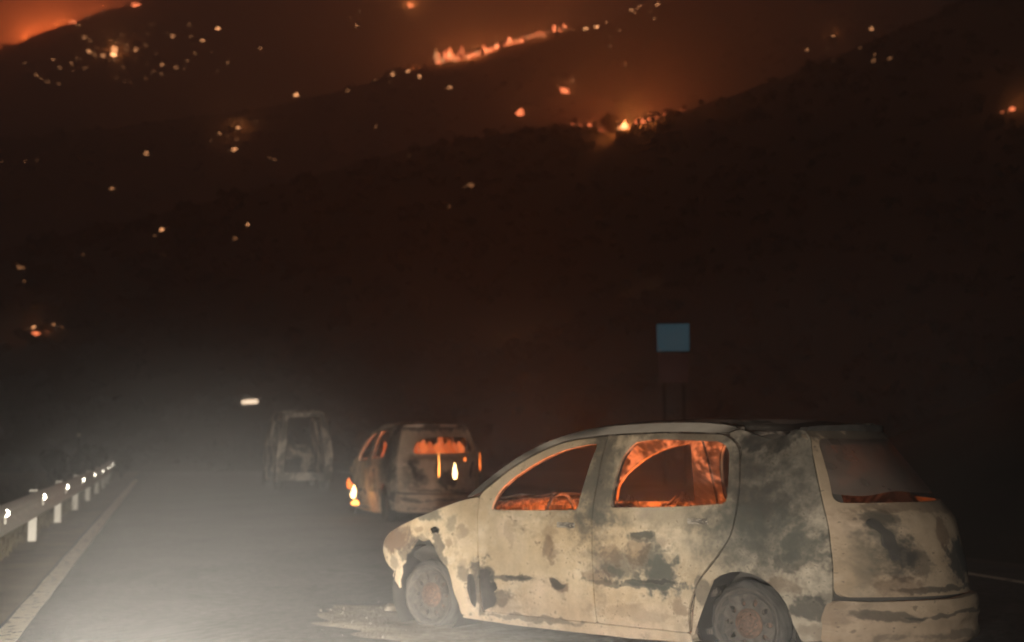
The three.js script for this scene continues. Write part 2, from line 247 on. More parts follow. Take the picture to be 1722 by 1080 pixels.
// scorched paint on the side of the car: where the fire peeled it, where soot lies, bare metal and ash
const SIDE_MARKS = [
  [0.55, 0.61, 0.17, 0.085, 0.85, 0.03, 2], [0.66, 0.5, 0.1, 0.05, 0.7, 0.03, 0], [0.97, 0.57, 0.05, 0.09, 0.75, 0.02, 0], [1.03, 0.47, 0.03, 0.05, 0.6, 0.02, 0], [0.78, 0.68, 0.05, 0.03, 0.5, 0.02, 2], [1.08, 0.62, 0.03, 0.04, 0.5, 0.02, 2], [1.2, 0.42, 0.05, 0.05, 0.6, 0.03, 0], [3.42, 0.95, 0.2, 0.3, 0.6, 0.25, 0], [3.95, 0.78, 0.07, 0.14, 0.75, 0.04, 1],
  [0.52, 0.6, 0.15, 0.075, 0.7, 0.05, 2], [0.5, 0.43, 0.06, 0.04, 0.5, 0.04, 0], [2.26, 1.1, 0.15, 0.36, 0.7, 0.12, 1], [2.1, 0.83, 0.35, 0.05, 0.3, 0.1, 1], [3.62, 1.1, 0.3, 0.3, 0.45, 0.2, 0], [3.3, 1.1, 0.14, 0.3, 0.55, 0.2, 0], [3.95, 0.62, 0.1, 0.12, 0.6, 0.05, 0], [2.95, 1.35, 0.4, 0.04, 0.5, 0.04, 0], // x, y, rx, ry, how dark, hardness, kind (0 soot, 1 grey green, 2 rust brown)
  [0.86, 0.8, 0.11, 0.05, 0.75, 0.05, 1], [0.8, 0.58, 0.13, 0.06, 0.6, 0.06, 0], [1.36, 0.33, 0.1, 0.16, 0.85, 0.04, 0], [1.55, 0.4, 0.2, 0.022, 0.8, 0.02, 0], [1.93, 0.61, 0.045, 0.085, 0.62, 0.03, 2], [1.95, 0.73, 0.06, 0.03, 0.25, 0.02, 2], [2.0, 0.38, 0.05, 0.03, 0.7, 0.02, 2], [1.6, 0.7, 0.03, 0.09, 0.25, 0.03, 2],
  [2.78, 0.5, 0.1, 0.1, 0.8, 0.03, 0], [2.74, 0.53, 0.13, 0.13, 0.85, 0.06, 1], [2.66, 0.445, 0.22, 0.02, 0.85, 0.015, 0], [2.4, 0.5, 0.08, 0.035, 0.7, 0.03, 0], [2.62, 0.74, 0.07, 0.022, 0.8, 0.02, 0], [1.52, 0.28, 0.07, 0.05, 0.7, 0.03, 0], [1.68, 0.41, 0.12, 0.014, 0.75, 0.01, 0], [1.99, 0.385, 0.035, 0.025, 0.85, 0.02, 0], [1.1, 0.74, 0.05, 0.05, 0.45, 0.04, 1], [3.05, 0.4, 0.05, 0.08, 0.6, 0.03, 0], [3.7, 0.36, 0.08, 0.05, 0.8, 0.03, 0], [3.6, 0.62, 0.12, 0.05, 0.6, 0.04, 0], [2.48, 0.53, 0.17, 0.08, 0.72, 0.08, 1], [2.4, 0.61, 0.08, 0.07, 0.5, 0.06, 2], [2.6, 0.63, 0.06, 0.09, 0.5, 0.05, 2], [2.62, 0.73, 0.1, 0.03, 0.6, 0.03, 1], [2.55, 0.425, 0.35, 0.018, 0.75, 0.015, 1], [2.3, 0.45, 0.1, 0.05, 0.4, 0.03, 2],
  [2.5, 0.25, 0.25, 0.05, 0.25, 0.05, 2], [2.88, 0.3, 0.06, 0.05, 0.55, 0.03, 2], [1.5, 0.22, 0.2, 0.06, 0.35, 0.05, 2], [1.75, 0.14, 0.4, 0.02, 0.6, 0.02, 0],
  [3.42, 0.9, 0.24, 0.3, 0.75, 0.25, 0], [3.3, 0.72, 0.3, 0.14, 0.5, 0.15, 1], [3.66, 0.72, 0.1, 0.1, 0.6, 0.06, 1], [3.4, 1.32, 0.16, 0.07, 0.75, 0.06, 0], [3.55, 0.5, 0.1, 0.06, 0.5, 0.05, 2], [3.85, 0.42, 0.16, 0.05, 0.55, 0.04, 0], [3.88, 0.68, 0.08, 0.16, 0.55, 0.05, 0], [3.8, 0.22, 0.2, 0.05, 0.4, 0.04, 2],
  [2.25, 1.05, 0.13, 0.4, 0.55, 0.12, 0], [3.0, 0.86, 0.6, 0.07, 0.35, 0.08, 1], [2.1, 1.36, 0.5, 0.03, 0.3, 0.03, 0],
];
function scorched(x, y, dull, marks = SIDE_MARKS, greyAll) {
  const wx = x + 0.07 * fbm(x * 5, y * 5, 1.7), wy = y + 0.06 * fbm(x * 6 + 9, y * 6, 4.2), n1 = fbm(x * 2.2, y * 3.1, 8.8, 5), n2 = fbm(x * 14, y * 14, 2.2, 4), n3 = fbm(x * 45, y * 45, 6.1, 3);
  let r = 0.5 + 0.2 * n1 + 0.12 * n2, g = r * (0.78 + 0.08 * n1), b = r * (0.52 + 0.14 * n1);
  const pink = smooth(0.5, 0.15, y) * 0.6 + smooth(0.1, 0.4, n1) * 0.4; g = lerp(g, r * 0.72, pink * 0.6); b = lerp(b, r * 0.56, pink * 0.4);
  const grey = greyAll ?? smooth(2.4, 3.6, x + 0.3 * n1) * 0.75; const l = (r + g + b) / 3; r = lerp(r, l * 0.92, grey); g = lerp(g, l * 0.84, grey); b = lerp(b, l * 0.7, grey);
  // flakes of paint gone over rust, and pale ash where it burnt longest
  const fl = fbm(x * 4.2 + 40, y * 6.0, 3.1, 6) + 0.35 * n2 + 0.2 * n3, k1 = smooth(0.16, 0.4, fl) * 0.55, k2 = smooth(0.12, 0.5, fbm(x * 5 + 70, y * 6.4, 6.6, 6) + 0.3 * n2) * 0.45, k3 = smooth(0.03, 0, Math.abs(fl - 0.17)) * 0.22, st = 1 + 0.22 * fbm(x * 13 + 3, y * 1.6, 2.9, 4) + 0.12 * n3;
  r = lerp(r, 0.64, k2); g = lerp(g, 0.55, k2); b = lerp(b, 0.43, k2);
  r = lerp(r, 0.2, k1); g = lerp(g, 0.15, k1); b = lerp(b, 0.11, k1); r = lerp(r, 0.7, k3); g = lerp(g, 0.6, k3); b = lerp(b, 0.48, k3); r *= st; g *= st; b *= st;
  const pal = [[0.042, 0.039, 0.035], [0.085, 0.088, 0.074], [0.15, 0.095, 0.06]];
  for (const [mx, my, rx, ry, k, hard, c] of marks) {
    const d = Math.hypot((wx - mx) / rx, (wy - my) / ry); if (d > 2.2) continue;
    const e = k * smooth(1 + hard * 4 + 0.3, 1 - hard * 6, d + 1.1 * n2 + 0.5 * n3), rim = 0.35 * k * smooth(0.25, 0, Math.abs(d + 1.1 * n2 - 1.12)) * (hard < 0.07 ? 1 : 0), p = pal[c];
    r = lerp(r + rim * 0.3, p[0], e); g = lerp(g + rim * 0.26, p[1], e); b = lerp(b + rim * 0.2, p[2], e);
  }
  const speck = smooth(0.3, 0.42, n3 + 0.4 * n2) * 0.5; r *= 1 - speck; g *= 1 - speck; b *= 1 - speck;
  if (greyAll === undefined) dull *= 1 - 0.3 * smooth(2.7, 3.5, x);  // rear of the side darkened in the colour to offset headlight spill
  return [r * dull, g * dull, b * dull];
}
const scorchTex = texture(1760, 620, (u, v) => scorched(u * 4.4, v * 1.55, 1));
const blisterTex = texture(1024, 360, (u, v) => { const x = u * 4.4, y = v * 1.55, k = 0.5 + 0.5 * fbm(x * 10, y * 10, 1.1, 5); return [k, k, k]; }, false);
const plateTex = texture(512, 512, (u, v) => { const a = tiled(u, v, 4, 12.3, 5), b = tiled(u, v, 14, 3.7, 4), s = smooth(-0.12, 0.2, a + 0.5 * b), k = lerp(0.1, 0.36, s) + 0.1 * b; return [k * 1.05, k * 0.93, k * 0.78]; }, true, [0.7, 0.7]);
const TAIL_MARKS = [[-0.05, 0.6, 0.1, 0.1, 0.95, 0.04, 0], [0.05, 0.63, 0.09, 0.1, 0.95, 0.04, 0], [-0.14, 0.78, 0.05, 0.08, 0.7, 0.04, 2], [-0.49, 0.74, 0.08, 0.15, 0.9, 0.12, 1], [-0.44, 0.66, 0.06, 0.09, 0.9, 0.1, 0], [-0.36, 0.62, 0.07, 0.08, 0.6, 0.06, 0], [-0.6, 0.6, 0.05, 0.2, 0.5, 0.12, 1], [-0.5, 0.86, 0.1, 0.05, 0.7, 0.05, 0], [-0.2, 0.47, 0.25, 0.02, 0.75, 0.02, 0], [0.2, 0.46, 0.2, 0.025, 0.6, 0.03, 1], [-0.45, 0.5, 0.1, 0.06, 0.5, 0.05, 2], [-0.55, 0.33, 0.12, 0.03, 0.7, 0.03, 0], [-0.1, 0.33, 0.3, 0.012, 0.7, 0.01, 0], [0.0, 0.2, 0.5, 0.03, 0.5, 0.04, 0], [0, 1.36, 0.7, 0.05, 0.75, 0.05, 0], [-0.2, 0.92, 0.4, 0.03, 0.5, 0.03, 2]];
const tailTex = texture(660, 620, (u, v) => { const z = u * 1.6 - 0.8, y = v * 1.55; return scorched(z, y, 1, TAIL_MARKS, 0.35); });
const innerTex = texture(512, 512, (u, v) => { const a = tiled(u, v, 4, 22.3, 5), b = tiled(u, v, 18, 33.7, 4), s = smooth(-0.15, 0.22, a + 0.6 * b), k = lerp(0.03, 0.2, s) + 0.07 * b; return [k * 1.08, k * 0.9, k * 0.74]; }, true, [5, 2]);
const CARMAT = { tail: std({ map: tailTex, color: rgb(0.66, 0.61, 0.58), roughness: 0.92 }),  side: std({ map: scorchTex, roughness: 0.88, bumpMap: blisterTex, bumpScale: 0.012 }), plate: std({ map: plateTex, roughness: 0.9 }), inner: std({ map: innerTex, roughness: 0.95, bumpMap: blisterTex, bumpScale: 0.02 }) };
const DARKMAT = { tail: std({ map: tailTex, color: rgb(1.3, 1.3, 1.36), roughness: 0.92 }),  side: std({ map: scorchTex, color: rgb(1.6, 1.62, 1.7), roughness: 0.92, bumpMap: blisterTex, bumpScale: 0.012 }), plate: std({ map: plateTex, color: rgb(1.9, 1.85, 1.8), roughness: 0.92 }), inner: CARMAT.inner };

let carGeos;
function carShapes() {
  if (carGeos) return carGeos;
  const G = {}, th = 0.022, P = (pts, holes, r, t = th) => panel(pts, holes, t, sideBend, UV, r);
  const archF = [[0, .285], [20, .28], [38, .295], [52, .285], [64, .31], [72, .345], [80, .375], [90, .35], [98, .372], [108, .33], [118, .3], [127, .31], [136, .275], [146, .29], [156, .262], [168, .275], [180, .27]].map(([a, r]) => [0.82 + r * Math.cos(a * Math.PI / 180), 0.255 + r * Math.sin(a * Math.PI / 180), 0.008]), archR = arc(3.3, 0.25, 0.3, 0, 180, 14);
  const lamp = [[0.87, 0.695], [0.93, 0.72], [0.985, 0.7], [0.97, 0.66], [0.935, 0.675], [0.9, 0.655]], torn = [[1.215, 0.4], [1.28, 0.41], [1.3, 0.34], [1.295, 0.22], [1.27, 0.165], [1.225, 0.2], [1.205, 0.3]];
  lamp.r = 0.012; torn.r = 0.02;
  G.front_fender = P([[0.335, 0.51, 0.02], [0.365, 0.59, 0.04], [0.45, 0.655, 0.06], [0.56, 0.7, 0.06], [0.78, 0.775, 0.1], [1.0, 0.85, 0.1], [1.16, 0.9, 0.05], [1.31, 0.93, 0.02], [1.325, 0.6], [1.325, 0.13], [1.14, 0.12], [1.13, 0.2], ...archF, [0.52, 0.29], [0.49, 0.31, 0.008], [0.47, 0.345, 0.01], [0.5, 0.375, 0.008], [0.44, 0.4, 0.01], [0.37, 0.44, 0.01]], [lamp, torn], 0.02);
  const fwin = [[1.43, 0.845, 0.03], [1.47, 0.965, 0.05], [1.57, 1.062, 0.08], [1.77, 1.185, 0.1], [1.97, 1.262, 0.1], [2.2, 1.297, 0.03], [2.175, 1.16, 0.05], [2.15, 0.98, 0.05], [2.14, 0.868, 0.03], [1.8, 0.855]], rwin = [[2.385, 0.89, 0.03], [2.385, 1.06, 0.05], [2.41, 1.21, 0.06], [2.48, 1.305, 0.05], [2.65, 1.322, 0.05], [3.1, 1.307, 0.06], [3.165, 1.25, 0.05], [3.19, 1.1, 0.05], [3.2, 0.94, 0.04], [2.88, 0.912, 0.05]];
  G.front_door = P([[1.345, 0.16], [1.39, 0.185, 0.01], [1.44, 0.2, 0.01], [1.47, 0.25, 0.01], [1.455, 0.3, 0.008], [1.49, 0.325, 0.01], [1.47, 0.37, 0.01], [1.43, 0.36, 0.008], [1.42, 0.4, 0.01], [1.445, 0.43, 0.01], [1.4, 0.455, 0.01], [1.345, 0.44, 0.01], [1.335, 0.6], [1.32, 0.95, 0.04], [1.41, 1.02, 0.05], [1.53, 1.115, 0.08], [1.74, 1.235, 0.1], [1.95, 1.31, 0.1], [2.255, 1.345, 0.02], [2.25, 1.15, 0.1], [2.255, 0.9, 0.1], [2.262, 0.16]], [fwin], 0.02);
  G.rear_door = P([[2.272, 0.16], [2.265, 0.9, 0.1], [2.262, 1.15, 0.1], [2.268, 1.346, 0.02], [2.7, 1.362, 0.1], [3.12, 1.35, 0.06], [3.22, 1.27, 0.06], [3.26, 1.1, 0.1], [3.268, 0.92, 0.1], [3.24, 0.75, 0.1], [3.12, 0.6, 0.1], [3.0, 0.46, 0.1], [2.94, 0.3, 0.06], [2.93, 0.16]], [rwin], 0.02);
  for (const n of ['front_door', 'rear_door']) G[n + '_lining'] = G[n].clone().translate(0, 0, -0.03);
  G.rear_quarter = P([[2.945, 0.13], [2.955, 0.3, 0.06], [3.0, 0.4, 0.03], ...archR.slice(1, -1).reverse(), [3.6, 0.27], [3.64, 0.17], [3.75, 0.18], [3.805, 0.3, 0.05], [3.82, 0.45, 0.05], [3.825, 0.6, 0.06], [3.805, 0.84, 0.06], [3.755, 0.99, 0.1], [3.69, 1.2, 0.08], [3.655, 1.33, 0.04], [3.61, 1.375, 0.03], [3.55, 1.375, 0.02], [3.47, 1.335, 0.05], [3.4, 1.318, 0.05], [3.3, 1.345, 0.06], [3.2, 1.385, 0.05], [3.13, 1.36, 0.02], [3.235, 1.272, 0.05], [3.272, 1.1, 0.1], [3.28, 0.92, 0.1], [3.252, 0.745, 0.1], [3.13, 0.59, 0.1], [3.01, 0.455, 0.02]].filter((q, i, a) => true), [], 0.02);
  G.side_frame = panel([[1.2, 0.92, 0.03], [1.3, 1.005, 0.05], [1.48, 1.14, 0.1], [1.62, 1.23, 0.1], [1.76, 1.297, 0.1], [1.92, 1.35, 0.1], [2.1, 1.395, 0.1], [2.3, 1.412, 0.1], [2.6, 1.428, 0.1], [2.9, 1.428, 0.1], [3.1, 1.412, 0.06], [3.19, 1.39, 0.03], [3.115, 1.362, 0.03], [2.7, 1.372, 0.1], [2.262, 1.356, 0.1], [1.945, 1.32, 0.1], [1.735, 1.246, 0.1], [1.525, 1.127, 0.1], [1.4, 1.03, 0.05], [1.31, 0.955, 0.02]], [], 0.05, (x, y, e) => sideBend(x, y, e + 0.004), UV, 0.02);
  G.sill = panel([[1.14, 0.1], [1.2, 0.155], [2.93, 0.155], [2.95, 0.1], [2.5, 0.085], [1.6, 0.085]], [], 0.08, (x, y, e) => sideBend(x, y, e - 0.004), UV, 0.02);
  G.pillar = panel([[2.2, 0.16], [2.2, 0.9], [2.225, 1.36], [2.31, 1.36], [2.33, 0.9], [2.36, 0.16]], [], 0.05, (x, y, e) => sideBend(x, y, e - 0.028), UV, 0.02);
  G.roof = slab((u, v) => { const x = lerp(1.93 - 0.06 * (1 - (2 * v - 1) ** 2), tailX((2 * v - 1) * 0.58, 1.385) - 0.005, u), k = 2 * v - 1, y0 = roofLine(x), sag = 0.018 * noise(x * 2.2, k * 1.7, 3) - 0.03 * Math.exp(-(((x - 3.35) / 0.25) ** 2)) * smooth(0.3, 1, k); return V(warp(x), y0 + 0.022 * (1 - k * k) - (0.035 + 0.05 * smooth(3.0, 3.15, x)) * Math.pow(Math.abs(k), 5) + sag * (1 - 0.6 * k * k), k * (halfWidth(x, y0 - 0.03) - 0.012 - 0.03 * smooth(3.0, 3.2, x))); }, 40, 20, 0.02);
  G.bonnet = slab((u, v) => { const k = 2 * v - 1, xb = 1.2 - 0.1 * (1 - k * k), xf = 0.36 - 0.14 * (1 - k * k), x = lerp(xf, xb, u), y = table(x, [0.2, 0.28, 0.38, 0.45, 0.6, 0.8, 1.0, 1.2], [0.53, 0.56, 0.61, 0.65, 0.705, 0.775, 0.85, 0.91]), hw = halfWidth(Math.max(x, 0.36), 0.75) - 0.1 + 0.02 * u; return V(x, y + 0.035 * (1 - k * k) - 0.02 * Math.pow(Math.abs(k), 6) + 0.02 * noise(x * 4, k * 3, 6), k * hw); }, 26, 24, 0.016);
  const glass = [[0.955, -0.645, 0.05], [0.955, 0.645, 0.05], [1.325, 0.548, 0.05], [1.325, -0.548, 0.05]].map((q) => [q[1], q[0], q[2]]);
  const tailBend = (z, y, e) => V(tailX(z, y) + e + 0.006 * noise(z * 4, y * 4, 12), y, -z);
  G.tailgate = panel([[-0.69, 0.43, 0.04], [0.69, 0.43, 0.04], [0.7, 0.6, 0.06], [0.705, 0.86, 0.08], [0.685, 0.95, 0.05], [0.58, 1.375, 0.05], [-0.58, 1.375, 0.05], [-0.685, 0.95, 0.05], [-0.705, 0.86, 0.08], [-0.7, 0.6, 0.06]], [glass], 0.03, tailBend, tailUV, 0.03);
  G.tailgate_small_window = panel([[-0.69, 0.43, 0.04], [0.69, 0.43, 0.04], [0.7, 0.6, 0.06], [0.705, 0.86, 0.08], [0.685, 0.95, 0.05], [0.58, 1.375, 0.05], [-0.58, 1.375, 0.05], [-0.685, 0.95, 0.05], [-0.705, 0.86, 0.08], [-0.7, 0.6, 0.06]], [[[-0.5, 0.98, 0.1], [0.62, 1.0, 0.14], [0.5, 1.23, 0.16], [-0.36, 1.215, 0.2]]], 0.03, tailBend, tailUV, 0.03);
  G.roof_edge = panel([[-0.575, 1.35, 0.01], [0.575, 1.35, 0.01], [0.55, 1.405, 0.01], [0.3, 1.42, 0.01], [-0.3, 1.42, 0.01], [-0.55, 1.405, 0.01]], [], 0.05, (z, y, e) => tailBend(z, 1.375, e + 0.004).setY(y - 0.012 + 0.01 * noise(z * 4, 3)), tailUV, 0.01);
  G.rear_glass = panel([[-0.64, 1.01, 0.04], [-0.5, 0.99, 0.05], [-0.3, 1.02, 0.05], [0.0, 1.0, 0.05], [0.3, 0.985, 0.05], [0.645, 0.98, 0.04], [0.56, 1.33, 0.05], [-0.56, 1.33, 0.05]], [], 0.006, (z, y, e) => tailBend(z, y, e - 0.018), tailUV, 0.03);
  G.rear_bumper = panel([[-0.72, 0.16], [0.72, 0.16], [0.735, 0.3], [0.725, 0.415], [-0.725, 0.415], [-0.735, 0.3]], [], 0.05, (z, y, e) => V(tailX(z, y) + 0.02 + 0.03 * smooth(0.6, 0.2, Math.abs(z)) + e - 0.02 * smooth(0.3, 0.34, y) * smooth(0.4, 0.35, y) + 0.016 * noise(z * 5, y * 9, 15) + 0.02 * Math.sin(y * 40) * smooth(0.7, 0, Math.abs(z)), y + 0.02 * noise(z * 3, 7), -z), tailUV, 0.04);
  G.tail_lamp = panel([[-0.57, 0.85, 0.01], [-0.54, 0.872, 0.01], [-0.515, 0.85, 0.01], [-0.5, 0.815, 0.005], [-0.465, 0.79, 0.01], [-0.455, 0.72, 0.005], [-0.44, 0.7, 0.005], [-0.455, 0.64, 0.01], [-0.485, 0.63, 0.01], [-0.49, 0.69, 0.005], [-0.515, 0.72, 0.01], [-0.51, 0.78, 0.01]], [], 0.04, (z, y, e) => tailBend(z, y, e + 0.01 + 0.012 * noise(z * 14, y * 14, 2)), UV, 0.03);
  G.lamp_cavity = place(new THREE.IcosahedronGeometry(1, 2), 0, 0, 0).scale(0.2, 0.1, 0.05).translate(0.74, 0.53, 0.62);
  // wheel: steel rim with holes, hub, brake disc and what is left of the tyre
  const lathe = (pts, n = 40) => new THREE.LatheGeometry(pts.map((q) => new THREE.Vector2(...q)), n).rotateX(Math.PI / 2);
  G.rim = lathe([[0.15, -0.09], [0.205, -0.095], [0.212, -0.085], [0.2, -0.075], [0.185, -0.06], [0.172, 0], [0.185, 0.06], [0.2, 0.075], [0.212, 0.085], [0.205, 0.095], [0.192, 0.088], [0.176, 0.055], [0.16, 0.03]]);
  const disc = new THREE.Shape().absarc(0, 0, 0.18, 0, Math.PI * 2); for (let k = 0; k < 10; k++) { const a = k * Math.PI / 5, h = new THREE.Path(); h.absellipse(0.128 * Math.cos(a), 0.128 * Math.sin(a), 0.026, 0.018, 0, Math.PI * 2, true, a); disc.holes.push(h); }
  G.disc = new THREE.ExtrudeGeometry(disc, { depth: 0.012, bevelSize: 0.004, bevelThickness: 0.004, bevelSegments: 1, curveSegments: 20 }).translate(0, 0, 0.03);
  G.hub = join([lathe([[0, 0.085], [0.03, 0.082], [0.05, 0.07], [0.085, 0.055], [0.09, 0.04], [0.06, 0.03]], 28), ...[0, 1, 2, 3, 4].map((k) => place(new THREE.CylinderGeometry(0.009, 0.009, 0.02, 6), 0.055 * Math.cos(k * 1.2566), 0.055 * Math.sin(k * 1.2566), 0.072, Math.PI / 2))]);
  G.brake = lathe([[0.05, -0.02], [0.135, -0.02], [0.135, -0.002], [0.05, -0.002]], 32);
  const ty = new THREE.TorusGeometry(0.205, 0.042, 12, 48), tp = ty.attributes.position;
  for (let i = 0; i < tp.count; i++) { let x = tp.getX(i), y = tp.getY(i), z = tp.getZ(i) * 2.1; const a = Math.atan2(y, x), k = 1 + 0.09 * noise(Math.cos(a) * 3, Math.sin(a) * 3, z * 12) + 0.04 * noise(x * 30, y * 30, z * 30); x *= k; y *= k; if (y < -0.232) { y = -0.232 - 0.1 * (-0.232 - y); x *= 1.12; } tp.setXYZ(i, x, y, z); }
  ty.computeVertexNormals(); G.tyre = ty;
  // linings added behind the seams to block leaking fire glow, housings round the wheels
  G.quarter_lining = P([[2.88, 0.3], [2.88, 0.7], [3.2, 0.72], [3.225, 1.0], [3.18, 1.28], [3.1, 1.37], [3.57, 1.37], [3.69, 1.04], [3.76, 0.84], [3.78, 0.42], [3.72, 0.2], [3.64, 0.2], [3.66, 0.5], [3.3, 0.62], [3.0, 0.5], [2.96, 0.3]], [], 0.02, 0.012); G.quarter_lining.translate(0, 0, -0.045);
  G.roof_lining = P([[1.5, 1.1], [1.74, 1.22], [1.95, 1.3], [2.27, 1.335], [3.1, 1.345], [3.2, 1.33], [3.2, 1.4], [2.6, 1.425], [2.1, 1.39], [1.76, 1.29], [1.5, 1.14]], [], 0.02, 0.012).translate(0, 0, -0.05);
  G.tail_frame = panel([[-0.68, 0.25], [0.68, 0.25], [0.69, 0.9], [0.57, 1.38], [-0.57, 1.38], [-0.69, 0.9]], [[[-0.52, 0.44], [0.52, 0.44], [0.56, 0.95], [0.47, 1.29], [-0.47, 1.29], [-0.56, 0.95]]], 0.02, (z, y, e) => V(tailX(z, y) - 0.07 + e, y, -z), UV, 0.02);
  const housing = (cx, r) => slab((u, v) => { const a = lerp(-0.25, 1.25, u) * Math.PI; return V(cx + r * Math.cos(a), 0.25 + r * Math.sin(a), lerp(0.42, 0.76, v)); }, 24, 4, 0.008, undefined, V(0, 0, -0.004));
  G.front_housing = join([housing(0.82, 0.33), box(0.7, 0.55, 0.02, 0.82, 0.4, 0.42)]); G.rear_housing = join([housing(3.3, 0.32), box(0.7, 0.55, 0.02, 3.3, 0.4, 0.42)]);
  G.dark_backing = join([box(0.5, 0.42, 0.02, 1.4, 0.32, 0.7), box(0.02, 0.5, 0.3, 1.17, 0.35, 0.6)]);  // dark sheet added behind the torn hole to hide the glow inside
  // inside
  G.floor_pan = slab((u, v) => V(lerp(1.0, 3.68, u), 0.17 + 0.03 * noise(u * 9, v * 4) + 0.16 * smooth(0.75, 0.85, u), lerp(-0.68, 0.68, v)), 30, 14, 0.03);
  G.firewall = slab((u, v) => V(1.16 - 0.06 * (1 - (2 * u - 1) ** 2), lerp(0.15, 0.87, v), lerp(-0.66, 0.66, u)), 12, 10, 0.02, undefined, V(1, 0, 0));
  G.dashboard = join([tube([[1.42, 0.72, -0.72], [1.45, 0.78, -0.3], [1.45, 0.78, 0.3], [1.42, 0.72, 0.72]], 0.03), tube([[1.24, 0.84, -0.7], [1.2, 0.87, 0], [1.24, 0.84, 0.7]], 0.035), box(0.16, 0.1, 0.3, 1.5, 0.72, 0.38), tube([[1.45, 0.72, 0.36], [1.66, 0.76, 0.36]], 0.02)]);
  G.wheel_ring = place(new THREE.TorusGeometry(0.17, 0.012, 8, 28), 1.7, 0.78, 0.36, 0, Math.PI / 2, 0).translate(0, 0, 0);
  const frame = (x, w, top) => [tube([[x, 0.4, -w], [x + 0.1, 0.6, -w], [x + 0.16, top - 0.06, -w], [x + 0.17, top, -w + 0.06], [x + 0.17, top, w - 0.06], [x + 0.16, top - 0.06, w], [x + 0.1, 0.6, w], [x, 0.4, w]], 0.016, 50), tube([[x - 0.42, 0.38, -w], [x, 0.38, -w], [x, 0.38, w], [x - 0.42, 0.38, w]], 0.018, 30), ...[0, 1, 2, 3, 4].map((k) => tube([[x + 0.05 + k * 0.02, 0.48 + k * 0.07, -w], [x + 0.075 + k * 0.02, 0.48 + k * 0.07, 0], [x + 0.05 + k * 0.02, 0.48 + k * 0.07, w]], 0.006, 10, 5)), box(0.4, 0.05, w * 1.8, x - 0.2, 0.33, 0)];
  const clump = (x, y, z, r, k) => { const g = new THREE.IcosahedronGeometry(1, 3), p = g.attributes.position; for (let i = 0; i < p.count; i++) { const q = 1 + 0.4 * noise(p.getX(i) * 1.8 + k, p.getY(i) * 1.8, p.getZ(i) * 1.8) + 0.15 * noise(p.getX(i) * 6, p.getY(i) * 6, p.getZ(i) * 6 + k); p.setXYZ(i, p.getX(i) * r * q, p.getY(i) * r * 0.7 * q, p.getZ(i) * r * q); } g.computeVertexNormals(); return g.translate(x, y, z); };
  G.front_seat = join([...frame(2.05, 0.22, 0.85), clump(2.2, 0.82, 0, 0.11, 1), clump(2.1, 0.62, 0.05, 0.14, 2), ...[0, 1, 2, 3, 4].map((k) => tube([[2.2, 0.85, -0.16 + k * 0.08], [2.22 + 0.02 * k, 0.92 + 0.02 * (k % 3), -0.15 + k * 0.075], [2.26, 0.88 - 0.03 * (k % 2), -0.12 + k * 0.08]], 0.004, 8, 5))]);
  G.rear_seat = join([...frame(2.95, 0.6, 0.84), clump(2.95, 0.84, 0.42, 0.1, 5), clump(3.02, 0.82, -0.2, 0.12, 6), clump(2.85, 0.5, 0.3, 0.2, 7),  place(new RoundedBoxGeometry(0.012, 0.6, 1.3, 1, 0.005), 3.08, 0.66, 0, 0, 0, -0.22)]);
  G.crash_beam = join([tube([[0.5, 0.4, -0.6], [0.33, 0.41, -0.3], [0.29, 0.41, 0], [0.33, 0.41, 0.3], [0.5, 0.4, 0.6]], 0.045), tube([[0.52, 0.24, -0.55], [0.4, 0.23, 0], [0.52, 0.24, 0.55]], 0.03), tube([[0.5, 0.6, -0.56], [0.4, 0.63, 0], [0.5, 0.6, 0.56]], 0.03), box(0.05, 0.34, 0.5, 0.5, 0.4, 0), box(0.4, 0.36, 0.5, 0.85, 0.45, -0.05, 0.05)]);
  return carGeos = G;
}
